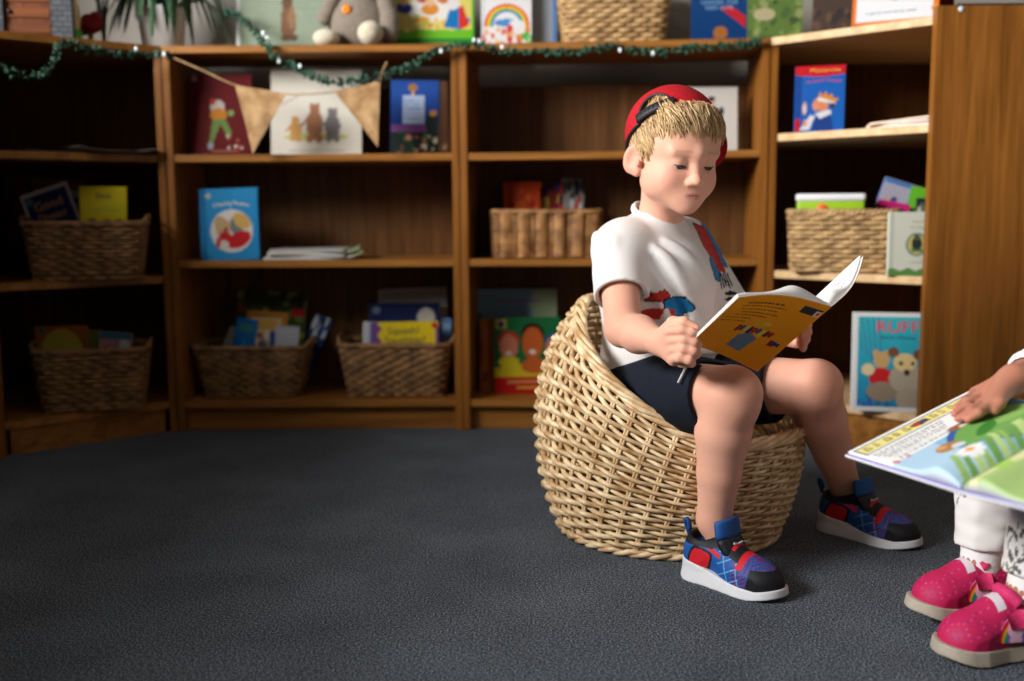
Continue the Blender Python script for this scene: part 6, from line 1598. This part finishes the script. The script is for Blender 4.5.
# garlands and bunting
def garland(label, px, n_leaf, bulbs, seed):
    pts = smoothpath([P(x, y, Y) for x, y, Y in px], 8); t = thing('garland', label, 'garland', tuple(pts[0]))
    mesh('stem', *tube(pts, .0016, 6), flat('garland_wire', (26, 50, 34), .6), t, world=True)
    r = np.random.RandomState(seed); mb = MB(); d = np.cumsum(np.r_[0, np.linalg.norm(np.diff(pts, axis=0), axis=1)])
    for i in range(n_leaf):
        s_ = r.uniform(0, d[-1]); c = A(*[np.interp(s_, d, pts[:, k]) for k in range(3)]); dv = r.normal(size=3); dv[1] = -abs(dv[1])*.6; dv /= np.linalg.norm(dv); sd = np.cross(dv, r.normal(size=3)); sd /= np.linalg.norm(sd); nn = np.cross(dv, sd)
        L, w = r.uniform(.012, .021), r.uniform(.0045, .008)
        V = [c, c+dv*L*.45+sd*w+nn*.002, c+dv*L, c+dv*L*.45-sd*w+nn*.002, c+dv*L*.5+nn*.0035, c+dv*L*.5-nn*.0012]
        mb.add(V, [(0, 1, 4), (1, 2, 4), (2, 3, 4), (3, 0, 4), (1, 0, 5), (2, 1, 5), (3, 2, 5), (0, 3, 5)])
    mb.build('foliage', wicker_mat('garland_leaf', (14, 46, 32), (46, 94, 68), .45), t, world=True)['kind'] = 'stuff'
    V, f = lathe([(1e-5, -.006)]+[(.0038*math.sin(a), -.006*math.cos(a)) for a in np.linspace(.2, PI-.2, 7)]+[(1e-5, .006)], 12)
    for x, y, Y in bulbs: mesh('light_bulb', V+P(x, y, Y), f, M_bulb, t, world=True)
m, nt, b = newmat('bulb_lit'); b.inputs['Base Color'].default_value = (.9, .95, 1, 1); b.inputs['Roughness'].default_value = .2; b.inputs['Emission Color'].default_value = (.86, .94, 1, 1); b.inputs['Emission Strength'].default_value = .35; M_bulb = m
garland('leafy green garland drooping along the front edge of the left corner unit', [(4, 70, 2.50), (20, 75, 2.53), (34, 77, 2.55), (50, 70, 2.58), (56, 58, 2.59), (60, 46, 2.60), (68, 42, 2.62), (82, 47, 2.65), (104, 52, 2.69), (124, 55, 2.73), (142, 55, 2.76), (158, 54, 2.79), (173, 57, 2.81)], 170, [(136, 49, 2.75), (164, 54, 2.79), (157, 56, 2.79)], 3)
garland('long leafy green garland with small lights swagged along the back bookcases', [(224, 13, 2.93), (236, 15, 2.90), (246, 22, 2.86), (258, 34, 2.83), (268, 48, 2.812), (280, 60, 2.80), (300, 70, 2.795), (320, 80, 2.79), (340, 83, 2.79), (362, 79, 2.795), (380, 77, 2.80), (404, 70, 2.80), (424, 58, 2.805), (438, 50, 2.81), (456, 46, 2.81), (476, 45, 2.80), (500, 51, 2.80), (530, 51, 2.80), (558, 52, 2.80), (585, 51, 2.795), (612, 46, 2.79), (640, 52, 2.785), (668, 52, 2.78), (695, 48, 2.775), (722, 47, 2.765), (742, 45, 2.755), (762, 42, 2.745)], 640,
        [(263, 33, 2.82), (267, 38, 2.82), (279, 61, 2.79), (300, 66, 2.78), (441, 51, 2.80), (474, 40, 2.80), (479, 41, 2.80), (620, 50, 2.78), (653, 53, 2.775), (502, 47, 2.79)], 5)
M_hess = wicker_mat('hessian', (150, 112, 72), (196, 160, 114), .9)
bt = thing('bunting', 'string of two hessian pennants hung across the left back bookcase', 'bunting', tuple(P(174, 58, 2.80)))
p = smoothpath([P(174, 58, 2.805), P(204, 71, 2.80), P(235, 85, 2.795), P(262, 90, 2.795), (P(286, 94, 2.795)), P(310, 94, 2.795), P(334, 92, 2.795), P(358, 88, 2.795), P(379, 80, 2.795), P(383, 70, 2.80), P(387, 62, 2.815)], 6)
mesh('string', *tube(p, .0022, 6), M_hess, bt, world=True)
for (a, b_, c) in (((235, 85), (286, 94), (253, 154)), ((334, 91), (380, 81), (378, 147))):
    a, b_, c = P(*a, 2.793), P(*b_, 2.793), P(*c, 2.785); n = 12; V = []; idx = {}
    for s_ in (0, 1):
        for i in range(n+1):
            for j in range(n+1-i):
                idx[s_, i, j] = len(V); q = a+(b_-a)*j/n+(c-a)*i/n; V.append(q+A(0, .006*math.sin(3*j/n*PI+i*.3)*(i/n)+.0016*s_, 0))
    f = []
    for i in range(n):
        for j in range(n-i):
            t3 = [(i, j), (i, j+1), (i+1, j)]; f += [tuple(idx[(0,)+q] for q in t3), tuple(idx[(1,)+q] for q in reversed(t3))]
            if j < n-i-1: t3 = [(i, j+1), (i+1, j+1), (i+1, j)]; f += [tuple(idx[(0,)+q] for q in t3), tuple(idx[(1,)+q] for q in reversed(t3))]
    mesh('pennant', V, f, M_hess, bt, world=True)
